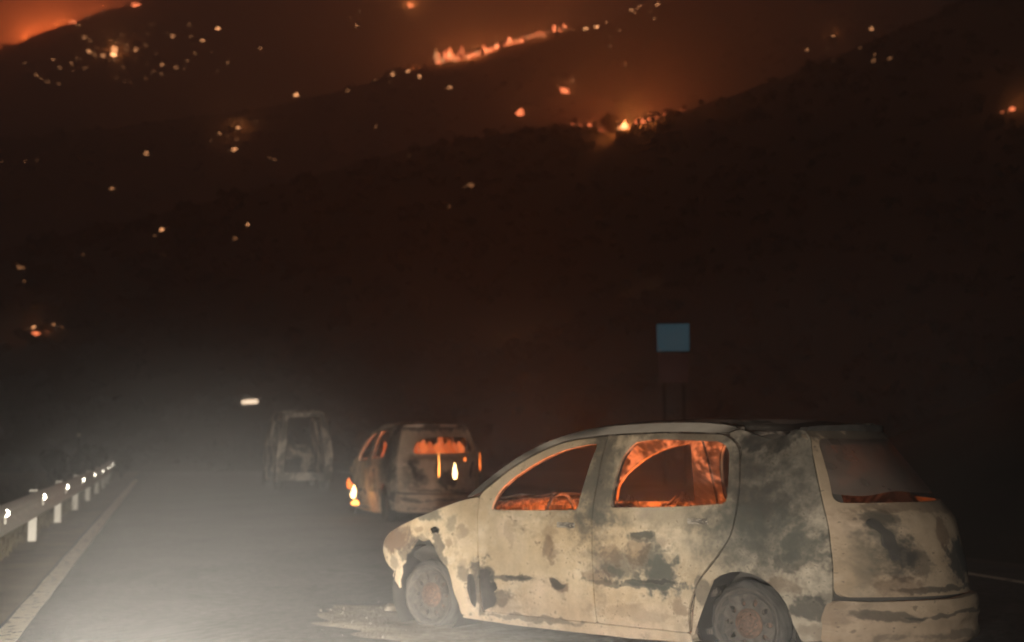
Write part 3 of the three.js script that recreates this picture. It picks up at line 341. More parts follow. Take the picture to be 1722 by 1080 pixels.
function burntHatch(name, label, pos, turn, mats, tall = 1, small = false) {
  const G = carShapes(), o = thing(name, label, 'car', pos, turn); o.scale.set(1, tall, 1);
  const both = (n, g, m, lab) => [mesh(n, g, m, o), mesh(n, mirrored(g), m, o)];
  both('front_fender', G.front_fender, mats.side);
  for (const [n, hx, hy] of [['front_door', 2.12, 0.77], ['rear_door', 3.08, 0.83]]) both(n, G[n], mats.side).forEach((d, k) => { const s = k ? -1 : 1; mesh('door_lining', k ? mirrored(G[n + '_lining']) : G[n + '_lining'], mats.inner, d); const z = s * (halfWidth(hx, hy) + 0.004); mesh('handle', [box(0.14, 0.035, 0.014, hx - 0.06, hy, z), box(0.1, 0.02, 0.02, hx - 0.06, hy, z + s * 0.012)], mats.plate, d); });
  both('rear_quarter', G.rear_quarter, mats.side);
  both('side_frame', G.side_frame, mats.plate);
  both('sill', G.sill, mats.side);
  both('door_pillar', G.pillar, mats.inner); both('quarter_lining', G.quarter_lining, mats.inner); both('roof_lining', G.roof_lining, mats.inner); mesh('tail_frame', G.tail_frame, M.soot, o);
  both('wheel_housing', G.front_housing, M.soot); both('wheel_housing', G.rear_housing, M.soot); both('dark_backing', G.dark_backing, M.soot);
  mesh('roof', G.roof, mats.plate, o); mesh('roof_edge', G.roof_edge, small ? mats.plate : M.char, o); mesh('bonnet', G.bonnet, mats.plate, o);
  mesh('tailgate', small ? G.tailgate_small_window : G.tailgate, mats.tail, o);
  if (!small) mesh('rear_window', G.rear_glass, M.sootyGlass, o);
  mesh('rear_bumper', G.rear_bumper, mats.tail, o);
  both('tail_lamp', G.tail_lamp, M.soot);
  both('headlamp_remains', G.lamp_cavity, M.soot);
  for (const [x, z, y] of [[0.82, 0.66, 0.225], [0.82, -0.66, 0.225], [3.3, 0.67, 0.24], [3.3, -0.67, 0.24]]) {
    const w = mesh('wheel', join([G.rim, G.disc]), M.rim, o); w.position.set(x, y, z); w.scale.set(1, 1, Math.sign(z)); if (z < 0) { w.rotation.y = Math.PI; w.scale.z = 1; }
    mesh('tyre', G.tyre, M.char, w); mesh('hub', G.hub, M.rust, w); mesh('brake_disc', G.brake, M.rust, w);
  }
  mesh('floor_pan', G.floor_pan, mats.inner, o); mesh('firewall', G.firewall, mats.inner, o); mesh('dashboard_frame', G.dashboard, mats.inner, o); mesh('steering_wheel', G.wheel_ring, mats.inner, o);
  for (const s of [-1, 1]) mesh('front_seat', G.front_seat, mats.inner, o).position.z = s * 0.36;
  mesh('rear_seat', G.rear_seat, mats.inner, o); mesh('crash_beam', G.crash_beam, M.soot, o);
  return o;
}
// flames: a leaning tongue, wide low down and drawn out to a point
function tongue(h, r, seed, n = 14) {
  const g = new THREE.CylinderGeometry(1, 1, 1, 14, n, false), p = g.attributes.position;
  for (let i = 0; i < p.count; i++) {
    const t = p.getY(i) + 0.5, a = Math.atan2(p.getZ(i), p.getX(i)), rad = Math.hypot(p.getX(i), p.getZ(i)), k = r * Math.pow(Math.sin(Math.PI * Math.pow(clamp(t, 0.02, 0.99), 0.55)), 0.8) * (1 + 0.35 * noise(Math.cos(a) * 1.5 + seed, t * 3, Math.sin(a) * 1.5)) * rad;
    p.setXYZ(i, Math.cos(a) * k + r * 0.9 * t * noise(t * 2.5, seed, 3), t * h, Math.sin(a) * k + r * 0.9 * t * noise(seed, t * 2.5, 8));
  }
  g.computeVertexNormals(); return g;
}
function fireLight(p, k, size = 0.08, c = [1, 0.2, 0.035]) { const l = new THREE.PointLight(rgb(...c), k, 0, 2); l.position.copy(p); l.castShadow = true; l.shadow.radius = size / 0.02; scene.add(l); return l; }
const FLAME = glow(1, 0.36, 0.07, 5), FLAMEHOT = glow(1, 0.62, 0.25, 9), COAL = glow(1, 0.2, 0.03, 2.2);
function carFire(label, car, x, y, z, k, n, group, lift = 0.3) {   // burning remains on the floor of a car, with the light they give
  const p = car.localToWorld(V(x, y, z)), o = thing('fire', label, 'fire', p, 0, group);
  for (let i = 0; i < n; i++) mesh('flame', tongue(rr(0.12, 0.24), rr(0.035, 0.06), i + x * 7), FLAME, o).position.set(rr(-0.16, 0.16), 0.02, rr(-0.2, 0.2));
  const bed = new THREE.IcosahedronGeometry(1, 3), b = bed.attributes.position; for (let i = 0; i < b.count; i++) { const s = 1 + 0.25 * noise(b.getX(i) * 3, b.getY(i) * 3, b.getZ(i) * 3 + x); b.setXYZ(i, b.getX(i) * 0.26 * s, Math.max(0, b.getY(i)) * 0.06 * s, b.getZ(i) * 0.26 * s); }
  bed.computeVertexNormals(); mesh('embers', bed, COAL, o);
  fireLight(p.clone().add(V(0, lift, 0)), k, 0.12);
  return o;
}
const CAR1 = -37.25 * Math.PI / 180, car1 = burntHatch('burnt_hatchback', 'burnt-out pale tan hatchback standing across the road in the foreground', V(-0.7958, 0, -9.9674), CAR1, CARMAT);
car1.updateMatrixWorld(true);
carFire('fire low inside the rear seat area of the foreground hatchback', car1, 2.25, 0.4, -0.02, 8, 5, undefined, 0.26);
carFire('fire low inside the front footwell of the foreground hatchback', car1, 1.75, 0.26, -0.1, 6, 4, undefined, 0.3);

carFire('small fire in the boot of the foreground hatchback, behind its rear window', car1, 3.5, 0.36, 0.1, 0.14, 3, undefined, 0.42);

// second wreck, burning, seen from behind at the left
const CAR2 = -70 * Math.PI / 180, c2 = onLevel(742, 879, 0), car2 = burntHatch('burning_hatchback', 'smaller burning car behind the foreground wreck, orange fire in its windows', V(0, 0, 0), CAR2, DARKMAT, 1.14, true);
{ const e = V(Math.cos(CAR2), 0, -Math.sin(CAR2)); car2.position.copy(c2).addScaledVector(e, -4.0); car2.updateMatrixWorld(true); }
{
  const o = thing('fire', 'broad orange fire filling the rear window of the farther burning car', 'fire', car2.localToWorld(V(3.05, 0.55, 0)), CAR2), f = glow(1, 0.17, 0.04, 0.62), f2 = glow(1, 0.2, 0.05, 0.85);
  for (let i = 0; i < 11; i++) mesh('flame', tongue(rr(0.66, 0.74), rr(0.2, 0.26), i * 3.1), i % 3 ? f : f2, o).position.set(rr(-0.2, 0.1), 0, -0.6 + i * 0.11);
  for (const [x, z] of [[-0.75, 0.45], [-0.95, 0.3], [-1.2, 0.42], [-0.6, -0.45]]) mesh('flame', tongue(rr(0.75, 0.95), rr(0.09, 0.13), x * 5), f, o).position.set(x, -0.05, z);
  fireLight(car2.localToWorld(V(2.5, 1.0, 0)), 4, 0.2);
}
carFire('fire under the windscreen of the farther burning car', car2, 1.7, 0.3, 0.2, 1.5, 4);
{
  const gr = 'burning drips from the tailgate of the farther car';
  for (const [px, y0, y1, w, mat, lab] of [[738, 760, 803, 2.5, FLAME, 'thin streak of burning plastic dripping from the tailgate of the farther car'], [765, 778, 806, 7, FLAMEHOT, 'bright yellow drop-shaped flame hanging under the rear window of the farther car'], [807, 758, 792, 2.5, COAL, 'thin curved drip at the right corner of the farther burning car'], [782, 768, 776, 4, COAL, 'tiny burning drip between flame and right corner of the farther car']]) {
    const a = at(px, y1, 18.75), b = at(px, y0, 18.75), h = b.y - a.y, t = mesh('burning_drip', tongue(h, w / 2 * 18.75 / FOC, px), mat); t.position.copy(a); tag(t, lab, 'flame', gr);
  }
  for (const [px, py, w, h, mat, lab] of [[594, 838, 9, 22, FLAMEHOT, 'small yellow flame at the front corner of the farther burning car'], [597, 850, 14, 10, FLAME, 'low flame on the road under the front corner of the farther car'], [588, 822, 10, 18, COAL, 'dull red flame above the front corner of the farther car']]) {
    const p = at(px, py, 21.5), t = mesh('flame', tongue(h * 21.5 / FOC, w / 2 * 21.5 / FOC, px), mat); t.position.copy(p); tag(t, lab, 'flame', 'flames at the front corner of the farther car');
  }
  fireLight(at(586, 836, 21.2), 0.08, 0.05); fireLight(at(765, 790, 18.6), 0.9, 0.05);
}

// third wreck: shell of a small van far up the road
{
  const p = onLevel(512, 826, 0), turn = -72 * Math.PI / 180, o = thing('burnt_van', 'faint empty shell of a burnt van far up the hazy road', 'van', p, turn), L = 3.9, Hh = 2.15, W2 = 0.76;
  const hw = (x, y) => W2 - 0.16 * smooth(0.9, Hh, y) - 0.25 * smooth(-L + 0.7, -L, x);
  const sb = (x, y, e) => V(x, y, hw(x, y) + e + 0.012 * noise(x * 3, y * 3, 20)), uvf = (x, y) => [x + 5, y];
  const side = panel([[0, 0.25], [-0.02, 1.2, 0.1], [-0.14, 2.0, 0.1], [-0.3, Hh, 0.1], [-2.4, Hh - 0.03, 0.2], [-2.75, 2.0, 0.1], [-3.2, 1.25, 0.1], [-3.75, 1.05, 0.15], [-L, 0.8, 0.1], [-L, 0.3], [-3.5, 0.28], ...arc(-3.15, 0.28, 0.32, 180, 0, 8).slice(1, -1), [-2.75, 0.25], [-1.2, 0.25], ...arc(-0.85, 0.28, 0.32, 180, 0, 8).slice(1, -1), [-0.45, 0.25]], [[[-0.3, 1.2], [-0.42, 1.9], [-1.1, 1.92], [-1.1, 1.2]], [[-1.25, 1.2], [-1.25, 1.92], [-2.05, 1.92], [-2.05, 1.2]], [[-2.2, 1.2], [-2.2, 1.9], [-2.5, 1.9], [-2.95, 1.22]]], 0.05, sb, uvf, 0.03, 0.16);
  mesh('side_panel', side, DARKMAT.plate, o); mesh('side_panel', mirrored(side), DARKMAT.plate, o);
  const rb = (z, y, e) => V(-0.02 - 0.28 * smooth(1.2, Hh, y) + e, y, -z);
  mesh('rear_frame', panel([[-0.72, 0.28], [0.72, 0.28], [0.72, 1.0], [0.58, Hh - 0.02, 0.1], [-0.58, Hh - 0.02, 0.1], [-0.72, 1.0]], [[[-0.56, 0.5, 0.06], [0.56, 0.5, 0.06], [0.44, 2.0, 0.06], [-0.44, 2.0, 0.06]]], 0.05, rb, (z, y) => [z, y], 0.03, 0.16), std({ map: plateTex, color: rgb(1.5, 1.5, 1.5), roughness: 0.9 }), o);
  mesh('roof', slab((u, v) => V(lerp(-2.5, -0.28, u), Hh + 0.05 * (1 - (2 * v - 1) ** 2), lerp(-0.6, 0.6, v)), 10, 8, 0.03), DARKMAT.plate, o);
  mesh('bonnet', slab((u, v) => V(lerp(-3.88, -3.15, u), lerp(0.82, 1.2, u) + 0.03, lerp(-0.6, 0.6, v)), 8, 8, 0.03), DARKMAT.plate, o);
  mesh('floor_pan', box(3.4, 0.05, 1.3, -1.9, 0.4, 0), M.soot, o);
  for (const [x, z] of [[-0.85, 0.64], [-0.85, -0.64], [-3.15, 0.64], [-3.15, -0.64]]) { const w = mesh('wheel', carShapes().rim, M.rim, o); w.position.set(x, 0.27, z); mesh('tyre', carShapes().tyre, M.char, w); }
}

// ash and crumbs on the road round the foreground wreck
{
  const n = 260, m = 10, pos = [], uv = [], idx = [], c = car1.localToWorld(V(2.0, 0, 0.1));
  for (let i = 0; i <= n; i++) for (let j = 0; j <= m; j++) {
    const a = i / n * Math.PI * 2, k = j / m, lx = Math.cos(a), lz = Math.sin(a), R = (1 + 0.22 * fbm(lx * 2.2 + 3, lz * 2.2, 5, 5) + 0.14 * noise(lx * 7, lz * 7)) * k, q = car1.localToWorld(V(2.0 + lx * 2.45 * R, 0, 0.15 + lz * 1.32 * R));
    pos.push(q.x, 0.006 + 0.02 * (1 - k * k) + (k > 0.99 ? -0.008 : 0.008 * fbm(q.x * 6, q.z * 6, 1)), q.z); uv.push(q.x, q.z);
  }
  for (let i = 0; i < n; i++) for (let j = 0; j < m; j++) { const a = i * (m + 1) + j, b = a + m + 1; idx.push(a, a + 1, b, b, a + 1, b + 1); }
  const g = new THREE.BufferGeometry(); g.setAttribute('position', new THREE.Float32BufferAttribute(pos, 3)); g.setAttribute('uv', new THREE.Float32BufferAttribute(uv, 2)); g.setIndex(idx); g.computeVertexNormals();
  tag(mesh('ash', g, M.ash), 'pale tan ash spread on the road round the foreground wreck', 'ash', null, 'stuff');
  const crumb = new THREE.IcosahedronGeometry(1, 1), cp = crumb.attributes.position; for (let i = 0; i < cp.count; i++) { const k = 1 + 0.5 * noise(cp.getX(i) * 2, cp.getY(i) * 2, cp.getZ(i) * 2); cp.setXYZ(i, cp.getX(i) * k, cp.getY(i) * k * 0.6, cp.getZ(i) * k); } crumb.computeVertexNormals();
  const im = new THREE.InstancedMesh(crumb, M.ash, 260), mt = new THREE.Matrix4(); im.name = numbered('debris');
  for (let i = 0; i < 260; i++) { const a = rr(0, 6.283), R = Math.sqrt(rnd()) * 1.0, q = car1.localToWorld(V(2.0 + Math.cos(a) * 2.5 * R, 0, 0.2 + Math.sin(a) * 1.5 * R)), s = rr(0.002, 0.008) * (rnd() < 0.05 ? 2 : 1); mt.compose(V(q.x, 0.012 + s * 0.4, q.z), new THREE.Quaternion().setFromEuler(new THREE.Euler(rr(0, 6), rr(0, 6), rr(0, 6))), V(s, s, s)); im.setMatrixAt(i, mt); }
  scene.add(im); tag(im, 'small burnt crumbs scattered on the ash round the foreground wreck', 'debris', null, 'stuff');
  const f = onLevel(661, 1030, 0), lump = mesh('charred_fragment', crumb.clone().scale(0.075, 0.06, 0.05), M.ash); lump.position.set(f.x, 0.035, f.z); tag(lump, 'pale lump of molten debris beside the front wheel of the foreground wreck', 'debris');
}

// ------------------------------------------------------------------ guardrail at the left
{
  const o = thing('guardrail', 'galvanised guardrail with white reflectors along the left edge of the road', 'guardrail', V(0, 0, 0)), across = -1.62, from = -2, to = 62, n = 64;
  const prof = [[0, 0.66], [0.03, 0.65], [0.07, 0.615], [0.075, 0.585], [0.045, 0.55], [0.012, 0.525], [0.008, 0.50], [0.012, 0.475], [0.045, 0.45], [0.075, 0.415], [0.07, 0.385], [0.03, 0.35], [0, 0.34]];
  const bend = (s) => across - 0.0009 * Math.max(0, s - 30) ** 2, pos = [], uv = [], idx = [], m = prof.length;
  for (let k = 0; k < 2; k++) for (let i = 0; i <= n; i++) for (let j = 0; j < m; j++) { const s = lerp(from, to, i / n), p = road(s, bend(s) + prof[j][0] - k * 0.006, prof[j][1]); pos.push(p.x, p.y, p.z); uv.push(s, prof[j][1] * 2); }
  for (let k = 0; k < 2; k++) for (let i = 0; i < n; i++) for (let j = 0; j < m - 1; j++) { const a = k * (n + 1) * m + i * m + j, b = a + m; k ? idx.push(a, b, a + 1, b, b + 1, a + 1) : idx.push(a, a + 1, b, b, a + 1, b + 1); }
  const g = new THREE.BufferGeometry(); g.setAttribute('position', new THREE.Float32BufferAttribute(pos, 3)); g.setAttribute('uv', new THREE.Float32BufferAttribute(uv, 2)); g.setIndex(idx); g.computeVertexNormals();
  mesh('rail', g, M.zinc, o);
  const post = join([box(0.1, 0.68, 0.012, 0, 0.34, 0.05, 0.003), box(0.012, 0.68, 0.1, 0.05, 0.34, 0, 0.003), box(0.03, 0.2, 0.09, 0.062, 0.5, 0, 0.003)]), disc = join([new THREE.CylinderGeometry(0.038, 0.038, 0.012, 20).rotateX(Math.PI / 2)]), stem = box(0.02, 0.12, 0.02, 0, -0.05, 0.012, 0.003);
  for (let k = -4; k < 12; k++) {
    const s = 17.7 + k * 4, c = bend(s), p = road(s, c - 0.07, 0), q = mesh('post', post, M.zinc, o); q.position.copy(p); q.rotation.y = HEAD;
    const r = mesh('reflector', disc, M.mirror, o), rp = road(s - 0.1, c + 0.06, 0.585); r.position.copy(rp); r.lookAt(road(1.0, 0.1, 1.05)); mesh('bracket', stem, M.zinc, r);
  }
}
// ------------------------------------------------------------------ sign, lamps, marker
{
  const D = 38, p = at(1132, 568, D), u = D / FOC, o = thing('road_sign', 'faint blue square sign with added glow standing above the foreground hatchback roof', 'sign', V(p.x, 0, p.z), -0.2);
  const blue = glow(0.1, 0.25, 0.32, 0.19); blue.color = rgb(0.05, 0.16, 0.24); blue.roughness = 0.5;  // emission stands in for headlight glare returned by the sign face
  mesh('glowing_sign_face', box(54 * u, 46 * u, 0.02, 0, p.y, 0.03, 0.008), blue, o);
  mesh('sign_frame', [box(58 * u, 2 * u, 0.04, 0, p.y + 24 * u, 0.01), box(58 * u, 2 * u, 0.04, 0, p.y - 24 * u, 0.01), box(2 * u, 50 * u, 0.04, -28 * u, p.y, 0.01), box(2 * u, 50 * u, 0.04, 28 * u, p.y, 0.01)], M.dark, o);
  mesh('glowing_lower_panel', box(50 * u, 48 * u, 0.02, 0, p.y - 52 * u, 0.02), (() => { const m = glow(0.3, 0.16, 0.18, 0.018); m.color = rgb(0.2, 0.13, 0.12); m.roughness = 0.8; return m; })(), o);  // weak emission added to the lower plate, which is no lamp
  mesh('post', [new THREE.CylinderGeometry(0.05, 0.06, p.y + 0.3, 12).translate(-0.3, p.y / 2, -0.05), new THREE.CylinderGeometry(0.05, 0.06, p.y + 0.3, 12).translate(0.3, p.y / 2, -0.05)], M.dark, o);
}
function streetLamp(px, py, w, h, D, k, label, tilt) {
  const p = at(px, py, D), u = D / FOC, o = thing('street_lamp', label, 'street lamp', V(p.x, 0, p.z), 0);
  mesh('pole', [tube([[w * u * 1.2, 0, -0.3], [w * u * 1.2, p.y * 0.8, -0.3], [w * u * 1.1, p.y + 0.1, -0.3], [w * u * 0.3, p.y + h * u, -0.25]], 0.05, 20)], M.dark, o);
  const head = mesh('lamp_head', box(w * u * 1.1, h * u * 0.5, 0.16, 0, p.y + h * u * 0.85, -0.05, 0.02), M.dark, o); head.rotation.z = 0;
  mesh('lamp_tube', new THREE.CapsuleGeometry(h * u * 0.5, w * u - h * u, 6, 12).rotateZ(Math.PI / 2 + tilt).translate(0, p.y, 0), glow(1, 0.74, 0.5, k), o);
  const l = new THREE.PointLight(rgb(1, 0.74, 0.5), 1.5, 0, 2); l.position.set(p.x, p.y, p.z + 0.25); l.castShadow = true; l.shadow.radius = 3; scene.add(l);
}
streetLamp(420, 676, 29, 7.5, 56, 1.9, 'short glowing bar-shaped lamp in the haze left of the burnt van', 0.06);
streetLamp(484, 655, 5, 9, 70, 1.0, 'tiny pale lamp just above the burnt van', 0);
{ const p = at(133, 732, 44), o = thing('marker_post', 'thin marker post with pale spot beyond the guardrail', 'marker post', V(p.x, 0, p.z)); mesh('post', box(0.1, p.y + 0.6, 0.06, 0, (p.y + 0.6) / 2, 0), M.dark, o); mesh('spot', new THREE.CylinderGeometry(0.07, 0.07, 0.02, 14).rotateX(Math.PI / 2).translate(0, p.y, 0.04), M.paint, o); }

// ------------------------------------------------------------------ bushes and trees
function leafCrown(rx, ry, n, seed, leaf = 0.2) {
  const R = mulberry(seed), pos = [], nor = [], lobes = Array.from({ length: 7 }, () => [(R() - 0.5) * 1.2, (R() - 0.4) * 1.1, (R() - 0.5) * 1.2, 0.35 + 0.3 * R()]);
  for (let i = 0; i < n; i++) {
    const l = lobes[Math.floor(R() * 7)], a = R() * 6.283, u = R() * 2 - 1, k = Math.cbrt(R()) * l[3], s = Math.sqrt(1 - u * u), c = V((l[0] + k * s * Math.cos(a)) * rx, (l[1] + k * u) * ry, (l[2] + k * s * Math.sin(a)) * rx);
    const A = V(R() - 0.5, R() - 0.5, R() - 0.5).normalize().multiplyScalar(leaf * (0.6 + R())), B = V(R() - 0.5, R() - 0.5, R() - 0.5).normalize().cross(A).normalize().multiplyScalar(leaf * 0.4), N = A.clone().cross(B).normalize();
    for (const q of [c.clone().sub(A), c.clone().add(B), c.clone().add(A), c.clone().sub(A), c.clone().add(A), c.clone().sub(B)]) { pos.push(q.x, q.y, q.z); nor.push(N.x, N.y, N.z); }
  }
  const g = new THREE.BufferGeometry(); g.setAttribute('position', new THREE.Float32BufferAttribute(pos, 3)); g.setAttribute('normal', new THREE.Float32BufferAttribute(nor, 3)); return g;
}
const CROWNS = [1, 2, 3, 4].map((k) => leafCrown(0.8, 0.7, 420, 100 + k, 0.13)), TRUNK = join([tube([[0, -0.3, 0], [0.03, 0.3, 0], [0, 0.8, 0.02]], 0.07, 8), tube([[0, 0.3, 0], [0.25, 0.8, 0.05], [0.4, 1.2, 0.1]], 0.035, 8), tube([[0, 0.35, 0], [-0.22, 0.8, -0.05], [-0.35, 1.15, 0]], 0.035, 8)]);
function bush(name, p, s, k, label, category, group, sy = 1) { const o = thing(name, label, category, p, k * 1.7, group); o.scale.set(s, s * sy, s); mesh('crown', CROWNS[k % 4], M.foliage, o).position.y = 0.85; mesh('trunk', TRUNK, M.bark, o); return o; }
{ const h = HILLS[0], az = toAz(1027, 205)[0]; bush('tree', V(Math.sin(az) * h.crest, crestOf(h, az) - 0.15, -Math.cos(az) * h.crest), 1.15, 1, 'round dark tree standing out against the bright fire in the ridge dip', 'tree'); }
[[1108, 196], [1122, 191], [1150, 184], [1075, 209], [968, 211], [1180, 176]].forEach(([px, py], i) => { const h = HILLS[0], az = toAz(px, py)[0]; bush('bush', V(Math.sin(az) * h.crest, crestOf(h, az) - 0.1, -Math.cos(az) * h.crest), rr(0.35, 0.6), i, 'low dark bush on the near ridge beside the bright fire', 'bush', 'bushes on the near ridge'); });
[652, 672, 690, 715, 730, 776, 812, 846, 884, 925].forEach((px, i) => { const h = HILLS[1], az = toAz(px, 90)[0], r = h.crest - 0.6; bush('scorched_tree', V(Math.sin(az) * r, crestOf(h, az) - 0.4, -Math.cos(az) * r), rr(0.3, 0.55), i + 1, 'small dark tree among the flames of the long fire line', 'tree', 'trees along the long fire line', rr(1, 1.6)); });
[[100, 768, 36], [150, 762, 40], [205, 766, 46]].forEach(([px, py, D], i) => { const p = at(px, py, D); bush('roadside_bush', V(p.x, 0, p.z), [0.75, 0.8, 0.7][i], i, ['dark rounded bush behind the guardrail, leftmost of three in the haze', 'dark bush behind the guardrail, middle one of three in the haze', 'dark bush at the far end of the guardrail'][i], 'bush', 'bushes behind the guardrail'); });
{   // low scrub on the slopes
  const tuft = leafCrown(0.5, 0.35, 26, 9, 0.28), N = 5200, im = new THREE.InstancedMesh(tuft, M.foliage, N), mt = new THREE.Matrix4(); im.name = numbered('scrub');
  for (let i = 0; i < N; i++) { const az = rr(-0.5, 0.55), h = HILLS[i % 3], r = rr(h.foot + 1, h.crest), x = Math.sin(az) * r, z = -Math.cos(az) * r, s = rr(0.5, 1.6); mt.compose(V(x, ground(x, z), z), new THREE.Quaternion().setFromAxisAngle(V(0, 1, 0), rr(0, 6)), V(s, s, s)); im.setMatrixAt(i, mt); }
  scene.add(im); tag(im, 'low dark scrub covering the burning hillsides', 'scrub', null, 'stuff');
  const blade = mergeGeometries([0, 1, 2, 3, 4, 5, 6].map((k) => { const g = new THREE.ConeGeometry(0.006, 0.3, 3, 2).translate(0, 0.15, 0); g.rotateZ((k - 3) * 0.16); g.rotateY(k * 2.1); return g.translate(Math.cos(k * 2.4) * 0.05, 0, Math.sin(k * 2.4) * 0.05); })), N2 = 1500, gm = new THREE.InstancedMesh(blade, std({ color: rgb(0.2, 0.16, 0.09), roughness: 1 }), N2); gm.name = numbered('dry_grass');
  for (let i = 0; i < N2; i++) { const s = rr(8, 55), p = road(s, -1.75 - Math.pow(rnd(), 1.6) * 6, 0), k = rr(0.3, 1.0); mt.compose(p, new THREE.Quaternion().setFromAxisAngle(V(0, 1, 0), rr(0, 6)), V(k, k, k)); gm.setMatrixAt(i, mt); }
  scene.add(gm); tag(gm, 'dry grass behind the guardrail', 'grass', null, 'stuff');
}

const place3 = (m, p) => { m.position.copy(p); return m; };
// ------------------------------------------------------------------ fires on the hills
const blobs = [0, 1, 2].map((k) => { const g = mergeVertices(new THREE.IcosahedronGeometry(1, 3).deleteAttribute('uv').deleteAttribute('normal')), p = g.attributes.position; for (let i = 0; i < p.count; i++) { const s = 1 + 0.5 * noise(p.getX(i) * 1.4 + k * 5, p.getY(i) * 1.4, p.getZ(i) * 1.4); p.setXYZ(i, p.getX(i) * s, p.getY(i) * s * (p.getY(i) > 0 ? 1.15 : 0.8), p.getZ(i) * s); } g.computeVertexNormals(); return g; });
const heat = {};
function emberMat(level, d, red) { const b = Math.round(d / 15) * 15, key = level + '_' + b + '_' + red; return heat[key] ??= glow(1, red ? 0.22 : 0.42, red ? 0.08 : 0.17, [0.17, 0.48, 1.2, 2.6][level] * Math.exp(SIGMA * b)); }
function ember(px, py, w, level, label, group, h = w, red = false, name = 'ember') {
  let p = null; for (let k = 0; k < 10 && !p; k++) p = hit(px, py + 2 * k); if (!p) return console.log('no hill at', px, py);
  const d = p.length(), u = d / FOC, m = mesh(name, blobs[Math.abs(px + py) % 3], emberMat(level, d, red)); m.position.copy(p); const e1 = 0.3 + 0.2 * ((px * 7 + py * 3) % 10) / 10, e2 = 0.3 + 0.2 * ((px * 3 + py * 7) % 10) / 10; m.scale.set(w * e1 * u, h * e2 * u, w * e1 * u); m.rotation.z = (px * 5 + py) % 6; m.rotation.y = px;
  return tag(m, label, name.replace('_', ' '), group);
}
const FIELDS = [
  ['small glowing ember on the far slope at upper left', 'embers on the upper left slope', [[148, 12, 8, 1], [174, 3, 5, 0], [142, 64, 7, 1], [152, 69, 5, 0], [150, 87, 8, 2], [158, 90, 6, 1], [173, 95, 8, 1], [182, 101, 5, 1], [213, 84, 5, 0], [229, 84, 8, 1], [248, 57, 5, 0], [290, 61, 7, 1], [321, 63, 6, 1], [341, 69, 8, 2], [366, 49, 7, 2], [396, 66, 4, 0], [369, 89, 5, 0], [371, 111, 5, 1], [383, 106, 5, 0], [272, 110, 6, 1], [240, 110, 4, 0], [296, 114, 6, 1], [313, 111, 4, 0], [260, 121, 5, 0], [272, 125, 5, 0], [246, 133, 5, 1], [232, 133, 5, 0], [218, 138, 5, 0], [209, 138, 4, 0], [143, 115, 5, 0], [101, 115, 9, 0], [63, 113, 5, 0], [48, 118, 5, 0], [80, 138, 6, 0], [99, 141, 5, 0], [171, 24, 4, 0], [264, 91, 4, 0], [200, 72, 5, 0], [128, 100, 4, 0], [305, 88, 4, 0], [332, 96, 4, 0], [352, 80, 4, 0]]],
  ['single glowing ember high between the two bright slopes', 'embers between the slopes', [[438, 82, 5, 1], [498, 160, 9, 2], [585, 153, 5, 1], [600, 44, 6, 1], [605, 20, 6, 0], [589, 31, 4, 0], [609, 169, 4, 0], [560, 120, 4, 0]]],
  ['small ember below the left end of the long fire line', 'embers below the fire line', [[631, 136, 5, 1], [661, 126, 10, 2], [686, 121, 8, 2], [705, 130, 7, 2], [757, 148, 10, 1], [648, 201, 6, 1], [632, 213, 5, 1], [688, 263, 5, 0], [705, 275, 5, 0], [819, 265, 5, 1], [755, 348, 5, 0], [790, 313, 16, 0], [780, 317, 6, 0]]],
  ['small ember past the upper right end of the fire line', 'embers beyond the fire line', [[961, 51, 7, 1], [985, 50, 9, 2], [1004, 46, 8, 2], [1020, 38, 5, 1], [1042, 52, 6, 1], [1026, 63, 5, 0], [1026, 79, 5, 0], [1062, 18, 7, 1], [1073, 14, 6, 1], [1106, 9, 8, 2], [1054, 45, 4, 0], [1052, 110, 6, 0], [951, 20, 4, 0], [829, 28, 5, 0], [964, 136, 6, 1], [893, 57, 5, 1], [915, 62, 5, 1]]],
  ['small ember on the dark lower slope at left', 'embers on the lower left slope', [[431, 205, 5, 0], [401, 216, 8, 2], [395, 222, 8, 2], [369, 225, 6, 1], [382, 229, 6, 0], [394, 252, 9, 2], [246, 259, 9, 1], [453, 267, 5, 0], [462, 269, 6, 0], [2, 273, 6, 1], [42, 272, 6, 1], [63, 270, 4, 0], [189, 318, 8, 1], [381, 331, 9, 1], [415, 380, 9, 2], [393, 402, 11, 0], [272, 387, 8, 2], [261, 398, 6, 1], [276, 431, 5, 0], [106, 396, 5, 0], [140, 429, 4, 0], [119, 442, 5, 0], [33, 450, 22, 0], [42, 475, 6, 1], [236, 519, 5, 0], [90, 547, 6, 1], [104, 551, 5, 0], [430, 472, 4, 0]]],
  ['small ember high on the dark right slope', 'embers on the right slope', [[1357, 86, 8, 1], [1401, 64, 9, 2], [1466, 50, 8, 1], [1470, 103, 9, 0], [1498, 99, 8, 0], [1349, 334, 5, 0]]],
];
for (const [k, n, x0, x1, y0, y1] of [[0, 26, 128, 400, 40, 138], [0, 6, 40, 130, 100, 142], [2, 7, 640, 760, 118, 150], [3, 12, 955, 1110, 8, 60], [5, 4, 1380, 1500, 55, 105], [4, 8, 350, 470, 200, 260]]) for (let i = 0; i < n; i++) FIELDS[k][2].push([Math.round(rr(x0, x1)), Math.round(rr(y0, y1)), Math.round(rr(3, 5)), rnd() < 0.25 ? 1 : 0]);
const HOW = ['faint', 'clear', 'bright'];
